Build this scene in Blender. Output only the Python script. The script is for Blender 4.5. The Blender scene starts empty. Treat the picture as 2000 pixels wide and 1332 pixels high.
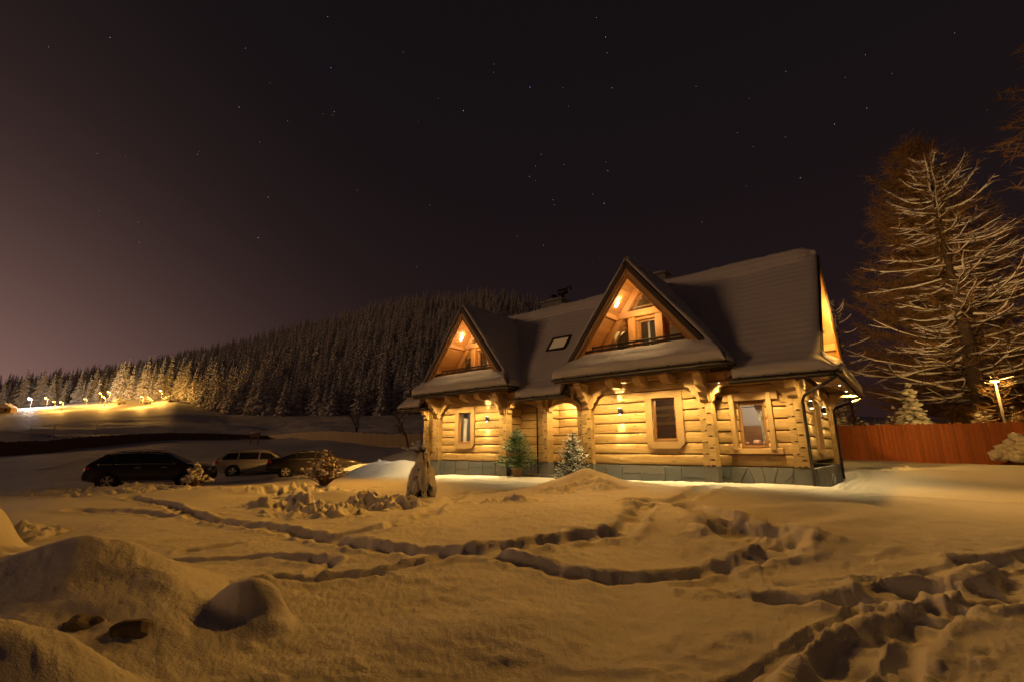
import bpy, bmesh, math, random
import numpy as np
from mathutils import Vector, Matrix, noise as mnoise
scene = bpy.context.scene
COL = scene.collection
R = math.radians
random.seed(7)

# ------------------------------------------------------------ camera
CAM_H = 1.0
cam_d = bpy.data.cameras.new('camera')
cam_d.lens = 16.2
cam_d.sensor_width = 36.0
cam_d.sensor_fit = 'HORIZONTAL'
cam_d.clip_start = 0.05
cam_d.clip_end = 9000.0
cam = bpy.data.objects.new('camera', cam_d)
COL.objects.link(cam)
cam.location = (0, 0, CAM_H)
cam.rotation_euler = (R(90 + 13.2), 0, 0)
scene.camera = cam

# ------------------------------------------------------------ night sky
SUN_AZ, SUN_EL = -106.0, 8.0          # glow of the town down the valley, behind the left shoulder
world = bpy.data.worlds.new('World')
scene.world = world
world.use_nodes = True
wn, wl = world.node_tree.nodes, world.node_tree.links
wn.clear()
w_out = wn.new('ShaderNodeOutputWorld')
w_sum = wn.new('ShaderNodeAddShader')
w_sky = wn.new('ShaderNodeBackground')
w_bg = wn.new('ShaderNodeBackground')
sky = wn.new('ShaderNodeTexSky')
sky.sky_type = 'NISHITA'
sky.sun_disc = False
sky.sun_elevation = R(-4.0)
sky.sun_rotation = R(SUN_AZ)
wl.new(sky.outputs['Color'], w_sky.inputs['Color'])
w_sky.inputs['Strength'].default_value = 0.002
tc = wn.new('ShaderNodeTexCoord')


def w_math(op, a, b=None, clamp=False):
    n = wn.new('ShaderNodeMath')
    n.operation = op
    n.use_clamp = clamp
    for i, v in enumerate((a, b)):
        if v is None:
            continue
        if isinstance(v, (int, float)):
            n.inputs[i].default_value = v
        else:
            wl.new(v, n.inputs[i])
    return n.outputs[0]


def w_rgb(fac, c0, c1):
    n = wn.new('ShaderNodeMix')
    n.data_type = 'RGBA'
    wl.new(fac, n.inputs['Factor'])
    if isinstance(c0, tuple):
        n.inputs['A'].default_value = c0 + (1,)
    else:
        wl.new(c0, n.inputs['A'])
    n.inputs['B'].default_value = c1 + (1,)
    return n.outputs['Result']


w_sep = wn.new('ShaderNodeSeparateXYZ')
wl.new(tc.outputs['Generated'], w_sep.inputs[0])
az_ = w_math('ABSOLUTE', w_math('ADD', w_math('ARCTAN2', w_sep.outputs['X'], w_sep.outputs['Y']), 0.96))
el_ = w_math('ABSOLUTE', w_math('ARCSINE', w_sep.outputs['Z']))
gx = w_math('POWER', w_math('DIVIDE', az_, 0.34), 1.5)
ge = w_math('POWER', w_math('DIVIDE', el_, 0.225), 1.25)
glow = w_math('EXPONENT', w_math('MULTIPLY', w_math('ADD', gx, ge), -1.0))
low = w_math('EXPONENT', w_math('MULTIPLY', w_math('ABSOLUTE', w_sep.outputs['Z']), -3.0))
base = w_rgb(low, (0.0046, 0.0044, 0.0056), (0.0270, 0.0118, 0.0110))
w_gl = wn.new('ShaderNodeMix')
w_gl.data_type = 'RGBA'
w_gl.blend_type = 'ADD'
w_gl.inputs['B'].default_value = (0.33, 0.180, 0.150, 1)
wl.new(glow, w_gl.inputs['Factor'])
wl.new(base, w_gl.inputs['A'])
wl.new(w_gl.outputs['Result'], w_bg.inputs['Color'])
w_bg.inputs['Strength'].default_value = 1.0
wl.new(w_sky.outputs[0], w_sum.inputs[0])
wl.new(w_bg.outputs[0], w_sum.inputs[1])
wl.new(w_sum.outputs[0], w_out.inputs['Surface'])

# ------------------------------------------------------------ sun lamp (weak: the lit haze over the town)
sun_d = bpy.data.lights.new('town_glow_sun', 'SUN')
sun_d.energy = 0.33
sun_d.angle = R(10)
sun_d.color = (1.0, 0.52, 0.24)
sun = bpy.data.objects.new('town_glow_sun', sun_d)
COL.objects.link(sun)
sdir = Vector((math.sin(R(SUN_AZ)) * math.cos(R(SUN_EL)), math.cos(R(SUN_AZ)) * math.cos(R(SUN_EL)), math.sin(R(SUN_EL))))
sun.rotation_euler = sdir.to_track_quat('Z', 'Y').to_euler()
sun.location = (-30, 10, 20)

scene.view_settings.view_transform = 'Standard'
scene.view_settings.look = 'None'
scene.view_settings.exposure = 0.0
scene.view_settings.gamma = 1.0
scene.view_settings.use_curve_mapping = False
scene.render.engine = 'CYCLES'
scene.cycles.use_denoising = True
scene.cycles.max_bounces = 6
scene.cycles.diffuse_bounces = 3
scene.cycles.transparent_max_bounces = 12
scene.cycles.sample_clamp_indirect = 3.0
scene.cycles.blur_glossy = 1.0
scene.cycles.caustics_reflective = False
scene.cycles.caustics_refractive = False


# ------------------------------------------------------------ helpers
def tag(o, label=None, cat=None, group=None, kind=None):
    if label: o['label'] = label
    if cat: o['category'] = cat
    if group: o['group'] = group
    if kind: o['kind'] = kind
    return o


LM = {}


def mk_mesh(name, verts, faces, mats, smooth=False, midx=None):
    me = bpy.data.meshes.new(name)
    verts = np.asarray(verts, dtype=np.float64)
    if isinstance(faces, np.ndarray):
        nf, k = faces.shape
        me.vertices.add(len(verts))
        me.vertices.foreach_set('co', verts.ravel().astype(np.float32))
        me.loops.add(nf * k)
        me.loops.foreach_set('vertex_index', faces.ravel().astype(np.int32))
        me.polygons.add(nf)
        me.polygons.foreach_set('loop_start', np.arange(0, nf * k, k, dtype=np.int32))
        me.update(calc_edges=True)
    else:
        me.from_pydata([tuple(v) for v in verts], [], faces)
    if not isinstance(mats, (list, tuple)): mats = [mats]
    for m in mats: me.materials.append(m)
    if midx is not None:
        me.polygons.foreach_set('material_index', np.asarray(midx, dtype=np.int32))
    if smooth:
        me.polygons.foreach_set('use_smooth', np.ones(len(me.polygons), dtype=bool))
    me.update()
    return me


def link(name, me, parent=None, mat=None):
    """link an object; mat is its matrix in its top-level thing's frame (or the world)"""
    o = bpy.data.objects.new(name, me)
    COL.objects.link(o)
    m = mat.copy() if mat is not None else Matrix.Identity(4)
    LM[o.name] = m
    if parent is not None:
        o.parent = parent
        pm = LM.get(parent.name)
        if parent.parent is not None and pm is not None:
            m = pm.inverted() @ m
    o.matrix_basis = m
    return o


def empty(name, loc, rz=0.0):
    o = bpy.data.objects.new(name, None)
    COL.objects.link(o)
    o.empty_display_size = 0.3
    o.matrix_basis = Matrix.Translation(loc) @ Matrix.Rotation(rz, 4, 'Z')
    return o


def join_geo(parts):
    vs, fs, n = [], [], 0
    for v, f in parts:
        vs += [tuple(p) for p in v]
        fs += [tuple(i + n for i in q) for q in f]
        n += len(v)
    return vs, fs


def tube_geo(pts, rad, seg=6, cap=True):
    pts = [Vector(p) for p in pts]
    n = len(pts)
    if not isinstance(rad, (list, tuple)): rad = [rad] * n
    up = Vector((0, 0, 1))
    vs, fs = [], []
    prev = None
    for i, p in enumerate(pts):
        t = (pts[min(i + 1, n - 1)] - pts[max(i - 1, 0)])
        if t.length < 1e-9: t = Vector((0, 0, 1))
        t.normalize()
        if prev is None:
            a = up if abs(t.z) < .95 else Vector((1, 0, 0))
            x = a.cross(t).normalized()
        else:
            x = (prev - t * prev.dot(t))
            x = x.normalized() if x.length > 1e-6 else up.cross(t).normalized()
        prev = x
        y = t.cross(x)
        for k in range(seg):
            a = 2 * math.pi * k / seg
            vs.append(p + (x * math.cos(a) + y * math.sin(a)) * rad[i])
    for i in range(n - 1):
        for k in range(seg):
            a, b = i * seg + k, i * seg + (k + 1) % seg
            fs.append((a, b, b + seg, a + seg))
    if cap:
        fs.append(tuple(reversed(range(seg))))
        fs.append(tuple(range((n - 1) * seg, n * seg)))
    return vs, fs


def box_geo(x0, x1, y0, y1, z0, z1):
    v = [(x0, y0, z0), (x1, y0, z0), (x1, y1, z0), (x0, y1, z0), (x0, y0, z1), (x1, y0, z1), (x1, y1, z1), (x0, y1, z1)]
    f = [(0, 3, 2, 1), (4, 5, 6, 7), (0, 1, 5, 4), (1, 2, 6, 5), (2, 3, 7, 6), (3, 0, 4, 7)]
    return v, f


def beam_geo(L, w, h, ch=0.012, jit=0.0):
    """chamfered bar along +X from 0 to L"""
    a, b = w / 2, h / 2
    c = min(ch, a * .5, b * .5)
    prof = [(-a + c, -b), (a - c, -b), (a, -b + c), (a, b - c), (a - c, b), (-a + c, b), (-a, b - c), (-a, -b + c)]
    vs = []
    e = min(c, L * .1)
    for x, s in ((0, c * .8), (e, 0), (L - e, 0), (L, c * .8)):
        for (y, z) in prof:
            sy = (abs(y) - s) / abs(y) if abs(y) > s else 1
            sz = (abs(z) - s) / abs(z) if abs(z) > s else 1
            vs.append((x, y * sy + random.uniform(-jit, jit), z * sz + random.uniform(-jit, jit)))
    fs = []
    for i in range(3):
        for k in range(8):
            p, q = i * 8 + k, i * 8 + (k + 1) % 8
            fs.append((p, q, q + 8, p + 8))
    fs.append(tuple(reversed(range(8))))
    fs.append(tuple(range(24, 32)))
    return vs, [tuple(reversed(f)) for f in fs]


def frame_between(p1, p2, up=(0, 0, 1)):
    p1, p2 = Vector(p1), Vector(p2)
    x = (p2 - p1).normalized()
    u = Vector(up)
    if abs(u.dot(x)) > .98: u = Vector((0, 1, 0))
    y = u.cross(x).normalized()
    z = x.cross(y)
    m = Matrix((x, y, z)).transposed().to_4x4()
    m.translation = p1
    return m, (p2 - p1).length


def beam(name, p1, p2, w, h, mat, parent, up=(0, 0, 1), ch=0.012, jit=0.0):
    m, L = frame_between(p1, p2, up)
    v, f = beam_geo(L, w, h, ch, jit)
    return link(name, mk_mesh(name, v, f, mat), parent, m)


def prism_geo(poly, t):
    """polygon in the XZ plane (counter-clockwise seen from -Y), thickness along +Y"""
    n = len(poly)
    v = [(x, 0, z) for x, z in poly] + [(x, t, z) for x, z in poly]
    f = [tuple(range(n)), tuple(reversed(range(n, 2 * n)))]
    for i in range(n):
        j = (i + 1) % n
        f.append((j, i, i + n, j + n))
    return v, f


def ico_geo(sub=2):
    bm = bmesh.new()
    bmesh.ops.create_icosphere(bm, subdivisions=sub, radius=1.0)
    v = [tuple(x.co) for x in bm.verts]
    f = [tuple(q.index for q in x.verts) for x in bm.faces]
    bm.free()
    return v, f


ICO1, ICO2, ICO3 = ico_geo(1), ico_geo(2), ico_geo(3)


def blob(c, r, sx=1, sy=1, sz=1, amp=.15, seed=0, ico=None):
    v0, f0 = ico or ICO2
    out = []
    for p in v0:
        q = Vector(p)
        d = 1 + amp * mnoise.noise(q * 1.6 + Vector((seed * 3.1, seed * 1.7, seed)))
        out.append((c[0] + q.x * r * sx * d, c[1] + q.y * r * sy * d, c[2] + q.z * r * sz * d))
    return out, f0


# ------------------------------------------------------------ numpy value noise
_rng = np.random.RandomState(11)
_TAB = _rng.rand(256, 256)


def vnoise(x, y):
    xi, yi = np.floor(x).astype(int), np.floor(y).astype(int)
    fx, fy = x - xi, y - yi
    fx, fy = fx * fx * (3 - 2 * fx), fy * fy * (3 - 2 * fy)
    a = _TAB[xi & 255, yi & 255]; b = _TAB[(xi + 1) & 255, yi & 255]
    c = _TAB[xi & 255, (yi + 1) & 255]; d = _TAB[(xi + 1) & 255, (yi + 1) & 255]
    return (a * (1 - fx) + b * fx) * (1 - fy) + (c * (1 - fx) + d * fx) * fy - .5


def fbm(x, y, oct=4, gain=.5):
    s, a = 0, 1.0
    for i in range(oct):
        s = s + a * vnoise(x * 2 ** i + 17.3 * i, y * 2 ** i + 9.1 * i)
        a *= gain
    return s


# ------------------------------------------------------------ materials
def new_mat(name):
    m = bpy.data.materials.new(name)
    m.use_nodes = True
    nt = m.node_tree
    b = nt.nodes['Principled BSDF']
    return m, nt.nodes, nt.links, b


def mixrgb(N, L, fac, a, b, blend='MIX'):
    n = N.new('ShaderNodeMix')
    n.data_type = 'RGBA'
    n.blend_type = blend
    for s, v in (('Factor', fac), ('A', a), ('B', b)):
        if isinstance(v, (int, float)): n.inputs[s].default_value = v
        elif isinstance(v, tuple): n.inputs[s].default_value = v + (1,) if len(v) == 3 else v
        else: L.new(v, n.inputs[s])
    return n.outputs['Result']


def nmath(N, L, op, a, b=0.0, clamp=False):
    n = N.new('ShaderNodeMath')
    n.operation = op
    n.use_clamp = clamp
    for i, v in enumerate((a, b)):
        if isinstance(v, (int, float)): n.inputs[i].default_value = v
        else: L.new(v, n.inputs[i])
    return n.outputs[0]


def nnoise(N, L, vec, scale, detail=3, rough=.55):
    n = N.new('ShaderNodeTexNoise')
    n.inputs['Scale'].default_value = scale
    n.inputs['Detail'].default_value = detail
    n.inputs['Roughness'].default_value = rough
    L.new(vec, n.inputs['Vector'])
    return n.outputs['Fac']


def nmap(N, L, scale=(1, 1, 1), src='Object', rnd=False):
    t = N.new('ShaderNodeTexCoord')
    mp = N.new('ShaderNodeMapping')
    mp.inputs['Scale'].default_value = scale
    L.new(t.outputs[src], mp.inputs['Vector'])
    if rnd:
        oi = N.new('ShaderNodeObjectInfo')
        cb = N.new('ShaderNodeCombineXYZ')
        r = nmath(N, L, 'MULTIPLY', oi.outputs['Random'], 43.0)
        for i in range(3): L.new(r, cb.inputs[i])
        L.new(cb.outputs[0], mp.inputs['Location'])
        return mp.outputs[0], oi.outputs['Random']
    return mp.outputs[0]


def nbump(N, L, b, h, strength=.3, dist=.02):
    n = N.new('ShaderNodeBump')
    n.inputs['Strength'].default_value = strength
    n.inputs['Distance'].default_value = dist
    L.new(h, n.inputs['Height'])
    L.new(n.outputs[0], b.inputs['Normal'])


def ramp(N, L, fac, p0, p1):
    n = N.new('ShaderNodeMapRange')
    n.inputs['From Min'].default_value = p0
    n.inputs['From Max'].default_value = p1
    L.new(fac, n.inputs['Value'])
    return n.outputs['Result']


def wood_mat(name, c0, c1, knots=True, rough=.6, grain=1.0, vary=.34):
    m, N, L, b = new_mat(name)
    v, rnd = nmap(N, L, (1.3, 16, 16), rnd=True)
    g = nnoise(N, L, v, 1.6 * grain, 5, .6)
    v2, _ = nmap(N, L, (.5, 2.5, 2.5), rnd=True)
    g2 = nnoise(N, L, v2, 1.3, 3)
    c = mixrgb(N, L, ramp(N, L, g, .3, .72), c0, c1)
    dk = tuple(x * .72 for x in c0)
    c = mixrgb(N, L, nmath(N, L, 'MULTIPLY', ramp(N, L, g2, .45, .8), .55), c, dk)
    k = nmath(N, L, 'ADD', nmath(N, L, 'MULTIPLY', rnd, vary), 1 - vary * .53)
    hsv = N.new('ShaderNodeHueSaturation')
    L.new(k, hsv.inputs['Value'])
    L.new(c, hsv.inputs['Color'])
    c = hsv.outputs[0]
    if knots:
        vk, _ = nmap(N, L, (2.2, 7.5, 7.5), rnd=True)
        vo = N.new('ShaderNodeTexVoronoi')
        vo.inputs['Scale'].default_value = 1.0
        L.new(vk, vo.inputs['Vector'])
        kf = nmath(N, L, 'SUBTRACT', 1.0, ramp(N, L, vo.outputs['Distance'], .08, .20), True)
        c = mixrgb(N, L, nmath(N, L, 'MULTIPLY', kf, .75), c, tuple(x * .3 for x in c0))
    L.new(c, b.inputs['Base Color'])
    b.inputs['Roughness'].default_value = rough
    nbump(N, L, b, g, .25, .006)
    return m


def plain_mat(name, col, rough=.6, metal=0.0, var=.15, scale=6.0, bump=0.0, spec=.5):
    m, N, L, b = new_mat(name)
    v = nmap(N, L)
    n = nnoise(N, L, v, scale, 4)
    c = mixrgb(N, L, n, tuple(x * (1 - var) for x in col), tuple(min(1, x * (1 + var)) for x in col))
    L.new(c, b.inputs['Base Color'])
    b.inputs['Roughness'].default_value = rough
    b.inputs['Metallic'].default_value = metal
    b.inputs['Specular IOR Level'].default_value = spec
    if bump: nbump(N, L, b, n, bump, .02)
    return m


def snow_mat(name, scale=1.0, tint=(.82, .80, .77), courses=0.0):
    m, N, L, b = new_mat(name)
    v = nmap(N, L)
    n1 = nnoise(N, L, v, 11 * scale, 6, .68)
    n2 = nnoise(N, L, v, 46 * scale, 4, .75)
    n3 = nnoise(N, L, v, .9 * scale, 3, .5)
    c = mixrgb(N, L, n3, tuple(x * .95 for x in tint), tint)
    L.new(c, b.inputs['Base Color'])
    b.inputs['Roughness'].default_value = .62
    b.inputs['Specular IOR Level'].default_value = .3
    h = nmath(N, L, 'ADD', nmath(N, L, 'MULTIPLY', n1, .7), nmath(N, L, 'MULTIPLY', n2, .5))
    if courses:
        sx = N.new('ShaderNodeSeparateXYZ')
        L.new(v, sx.inputs[0])
        ph = nmath(N, L, 'ADD', nmath(N, L, 'MULTIPLY', sx.outputs['Z'], 6.2832 / .205), nmath(N, L, 'MULTIPLY', n3, 2.0))
        h = nmath(N, L, 'ADD', h, nmath(N, L, 'MULTIPLY', nmath(N, L, 'SINE', ph), courses))
    nbump(N, L, b, h, .62, .045)
    return m


def frost_mat(name, green, cover=.5, snow=(.72, .72, .75)):
    """needles with snow lying on whatever faces up"""
    m, N, L, b = new_mat(name)
    geo = N.new('ShaderNodeNewGeometry')
    sp = N.new('ShaderNodeSeparateXYZ')
    L.new(geo.outputs['Normal'], sp.inputs[0])
    v, rnd = nmap(N, L, (1, 1, 1), rnd=True)
    n = nnoise(N, L, v, 2.6, 4, .65)
    f = nmath(N, L, 'ADD', nmath(N, L, 'MULTIPLY', sp.outputs['Z'], .55), nmath(N, L, 'MULTIPLY', n, 1.1))
    f = ramp(N, L, f, 1.0 - cover - .12, 1.0 - cover + .14)
    gc = mixrgb(N, L, rnd, tuple(x * .75 for x in green), tuple(x * 1.25 for x in green))
    c = mixrgb(N, L, f, gc, snow)
    L.new(c, b.inputs['Base Color'])
    b.inputs['Roughness'].default_value = .8
    b.inputs['Specular IOR Level'].default_value = .2
    return m


def emit_mat(name, col, strength):
    m, N, L, b = new_mat(name)
    b.inputs['Base Color'].default_value = (.8, .8, .8, 1)
    b.inputs['Emission Color'].default_value = col + (1,)
    b.inputs['Emission Strength'].default_value = strength
    return m


def glass_mat(name, tint=(.9, .9, .9), refl=.12):
    m = bpy.data.materials.new(name)
    m.use_nodes = True
    N, L = m.node_tree.nodes, m.node_tree.links
    N.clear()
    o = N.new('ShaderNodeOutputMaterial')
    t = N.new('ShaderNodeBsdfTransparent')
    t.inputs[0].default_value = tint + (1,)
    g = N.new('ShaderNodeBsdfGlossy')
    g.inputs['Roughness'].default_value = .03
    fr = N.new('ShaderNodeLayerWeight')
    fr.inputs['Blend'].default_value = .5
    a = nmath(N, L, 'ADD', nmath(N, L, 'MULTIPLY', nmath(N, L, 'POWER', fr.outputs['Facing'], 5.0), .5), refl * .5, True)
    mx = N.new('ShaderNodeMixShader')
    L.new(a, mx.inputs[0]); L.new(t.outputs[0], mx.inputs[1]); L.new(g.outputs[0], mx.inputs[2])
    L.new(mx.outputs[0], o.inputs['Surface'])
    return m


M = {}
M['log'] = wood_mat('pine_log', (.46, .28, .092), (.66, .46, .19))
M['trim'] = wood_mat('pine_trim', (.44, .27, .105), (.54, .35, .15), knots=False)
M['soffit'] = wood_mat('pine_soffit', (.47, .29, .11), (.56, .37, .16), knots=False)
M['redwood'] = wood_mat('stained_wood', (.42, .20, .06), (.50, .26, .085), knots=False)
M['winframe'] = wood_mat('window_oak', (.26, .13, .045), (.33, .17, .06), knots=False, rough=.45)
M['darkwood'] = wood_mat('dark_fascia', (.035, .022, .014), (.055, .034, .02), knots=False)
M['rope'] = plain_mat('log_joint', (.17, .085, .032), .9)
M['roof'] = plain_mat('roof_sheet', (.035, .028, .024), .55)
M['gutter'] = plain_mat('gutter_metal', (.035, .026, .022), .32, .35)
M['snow'] = snow_mat('snow')
M['roofsnow'] = snow_mat('roof_snow', 1.0, (.70, .69, .70), .16)
M['stone'] = plain_mat('grey_stone', (.165, .165, .160), .55, 0, .3, 3.0, .35)
M['stone2'] = plain_mat('blue_stone', (.130, .145, .155), .5, 0, .3, 3.0, .35)
M['mortar'] = plain_mat('mortar', (.40, .37, .31), .85)
M['glass'] = glass_mat('window_glass', refl=.07)
M['plaster'] = plain_mat('room_plaster', (.62, .55, .44), .8, 0, .05)
M['curtain'] = plain_mat('white_curtain', (.72, .70, .68), .8, 0, .05)
M['dkcurtain'] = plain_mat('dark_curtain', (.055, .03, .015), .8)
M['black'] = plain_mat('black_metal', (.015, .015, .016), .4)
M['bark'] = plain_mat('bark', (.055, .036, .024), .9, 0, .45, 9, .6)
M['terracotta'] = plain_mat('pale_clay', (.46, .30, .16), .7)
M['redfence'] = wood_mat('red_fence', (.36, .095, .020), (.48, .135, .030), knots=False, vary=.40)
M['farfence'] = wood_mat('far_fence', (.20, .125, .06), (.27, .17, .08), knots=False)
M['rock'] = plain_mat('rock', (.15, .12, .085), .8, 0, .5, 5, .8)

# ------------------------------------------------------------ lie of the land
HA = R(40.2)
cA, sA = math.cos(HA), math.sin(HA)


def hw(u, v, z=0.0):
    """house axes (u along the front, v into the depth) to the world"""
    return Vector((u * cA + v * sA, -u * sA + v * cA, z))


#TERRAIN
CTRL = [
    (0, 0, -.55), (-3, 3, -.57), (3, 3, -.52), (0, 3.5, -.53), (6, 4, -.45), (-6, 4, -.60), (0, 6, -.45), (3, 6.5, -.42),
    (6, 7, -.30), (-4, 7, -.56), (-8, 8, -.66), (10, 8, -.20), (2.6, 9.1, -.04), (1.0, 9.4, -.10), (4.2, 9.4, -.02), (2.2, 7.2, -.42),
    (6.5, 9.5, -.03), (0, 10.5, -.22), (-2.5, 13.6, -.27), (-4, 10, -.52), (4.06, 14.6, .10), (5.5, 13.3, .06), (7.9, 12.2, .06),
    (-.52, 18.6, -.06), (-3.7, 21.3, -.10), (2.5, 12.2, .0), (12, 13, .02), (14, 17, .16), (9.5, 16, .04), (18.5, 26.5, .40), (21.7, 21.7, .30),
    (25, 17, .22), (16, 10, -.06), (-17, 22, -.72), (-12, 25, -.50), (-17, 28, -.47), (-10.5, 26.5, -.28), (-7, 18, -.26),
    (-12, 18.5, -.40), (-20, 15, -.78), (-14, 12, -.66), (-25, 20, -.80), (-25, 30, -.35), (-10, 36, .15), (0, 32, .2),
    (-10, 50, 1.0), (-30, 40, .35), (-55, 50, .1), (0, 50, 1.0), (15, 38, .6), (30, 32, .5), (30, 8, .0), (0, -12, -.6), (-16, 0, -.7),
    (16, 0, -.35), (22, -12, -.4), (-22, -12, -.8), (3.7, 19.9, .0), (-40, 20, -.8), (45, 15, .3), (45, 40, .5)]
_c = np.array(CTRL, float)


def _phi(r):
    return np.where(r > 1e-6, r * r * np.log(np.maximum(r, 1e-6)), 0)


_n = len(_c)
_d = np.hypot(_c[:, None, 0] - _c[None, :, 0], _c[:, None, 1] - _c[None, :, 1])
_K = np.zeros((_n + 3, _n + 3))
_K[:_n, :_n] = _phi(_d) + np.eye(_n) * .6
_K[:_n, _n] = 1; _K[:_n, _n + 1:] = _c[:, :2]
_K[_n, :_n] = 1; _K[_n + 1:, :_n] = _c[:, :2].T
_W = np.linalg.solve(_K, np.concatenate([_c[:, 2], np.zeros(3)]))
FD = np.array([60., 140., 180., 220., 700.])
FX = np.array([-400., 0, 240, 330, 440, 520, 640, 760, 950, 1050, 1200, 1400, 1650, 2400])
FY = np.array([[892, 870, 836, 812, 798], [889, 851, 818, 800, 780], [877, 853, 813, 789, 732], [873, 853, 811, 785, 706],
               [870, 858, 822, 806, 676], [869, 861, 823, 804, 652], [868, 850, 820, 804, 616], [873, 850, 820, 804, 584],
               [872, 850, 820, 804, 562], [872, 850, 820, 804, 586], [870, 850, 825, 810, 650], [870, 858, 838, 826, 745],
               [868, 862, 854, 846, 812], [868, 864, 860, 856, 835]], float)
FT = (877 - FY) / 924.0


def far_z(x, y):
    az = np.arctan2(x, y)
    d = np.hypot(x, y)
    ca = np.maximum(np.cos(az), .35)
    col = np.clip(1000 + 924 * np.tan(np.clip(az, -1.02, 1.02)), -400, 2400)
    dd = np.clip(d * ca, 60, 700)
    out = np.zeros_like(d)
    ts = np.stack([np.interp(col, FX, FT[:, j]) for j in range(5)])
    k = np.clip(np.searchsorted(FD, dd) - 1, 0, 3)
    f = (dd - FD[k]) / (FD[k + 1] - FD[k])
    zk = ts * FD[:, None] if ts.ndim == 2 else ts * FD.reshape(5, *([1] * d.ndim))
    z0 = np.take_along_axis(zk, k[None], 0)[0]
    z1 = np.take_along_axis(zk, (k + 1)[None], 0)[0]
    z = z0 * (1 - f) + z1 * f
    back = np.clip((np.abs(az) - 1.05) / .5, 0, 1)
    return 1 + z * (1 - back) - back * 1.0


def base_z(x, y):
    x = np.asarray(x, float); y = np.asarray(y, float)
    sh = x.shape
    x = x.ravel(); y = y.ravel()
    rr = np.hypot(x, y)
    z = np.zeros_like(x)
    near = rr < 72
    for s in range(0, len(x), 40000):
        sl = slice(s, s + 40000)
        r = np.hypot(x[sl, None] - _c[None, :, 0], y[sl, None] - _c[None, :, 1])
        z[sl] = _phi(r) @ _W[:_n] + _W[_n] + _W[_n + 1] * x[sl] + _W[_n + 2] * y[sl]
    z = np.clip(z, -1.3, 2.0)
    t = np.clip((rr - 42) / 26, 0, 1)
    t = t * t * (3 - 2 * t)
    if t.max() > 0:
        z = z * (1 - t) + far_z(x, y) * t
    return z.reshape(sh)


#ENDTERRAIN
# (cx, cy, half-length along, half-width across, height, heading deg, sharpness)
MOUNDS = [
    (-4.35, 5.0, 1.05, .80, .70, 5, 1.9), (-5.8, 5.2, 1.3, .9, .56, 0, 2.0), (-3.45, 4.75, .85, .62, .43, -42, 1.9), (-2.85, 4.1, .75, .50, .24, -50, 1.9), (-3.9, 4.2, .9, .6, .26, -20, 1.9), (-3.2, 3.7, .9, .5, .16, -20, 1.9),
    (-2.47, 4.62, .27, .24, .40, 20, 3.0), (-2.22, 4.42, .20, .18, .13, 0, 2.5), (-3.05, 2.95, .8, .50, .62, -14, 2.3), (-4.1, 3.3, .9, .6, .56, 0, 2.2),
    (-8.75, 8.0, .34, .5, .86, 0, 2.6), (-8.9, 7.4, 1.0, .7, .22, 30, 2.0), (-3.85, 4.5, .55, .42, .42, -15, 2.0), (-1.55, 3.6, .9, .35, .09, 30, 2.0), (-.6, 4.4, 1.2, .3, .06, 20, 2.0),
    (-2.9, 5.9, .35, .22, .10, 0, 2.0), (1.95, 12.8, .95, .85, .50, -40, 1.6), (1.1, 12.6, .8, .6, .22, 0, 2.0), (3.3, 12.6, 1.2, .5, .12, -40, 2.0),
    (-5.2, 22.4, 1.1, .9, .62, 30, 2.0), (-6.3, 22.9, 1.2, .8, .62, 20, 2.0), (-4.9, 26.5, 3.0, 1.3, 1.15, -5, 2.0), (-7.9, 25.0, 1.4, .7, .5, 10, 2.0),
    (3.3, 8.3, 1.3, .8, .14, 10, 2.0), (4.3, 7.3, 1.1, .6, .10, 0, 2.0), (5.2, 9.0, 1.4, .35, .10, 20, 2.0), (5.6, 8.2, 1.2, .28, .08, 25, 2.0),
    (-3.1, 12.3, 1.2, .7, .16, 0, 2.0), (-1.7, 10.6, 2.0, .6, .10, 10, 2.0), (-5.6, 14.2, 1.8, .6, .20, -5, 2.0), (-9.0, 15.5, 2.0, .6, .20, 0, 2.0),
    (-14.5, 18.6, 2.4, .7, .22, 0, 2.0), (14.6, 15.2, 3.4, 1.2, .22, -38, 2.4), (20.5, 17.0, 4.0, 1.5, .15, -30, 2.0), (18.6, 20.5, 3.0, .5, .16, -52, 2.0)]
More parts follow.
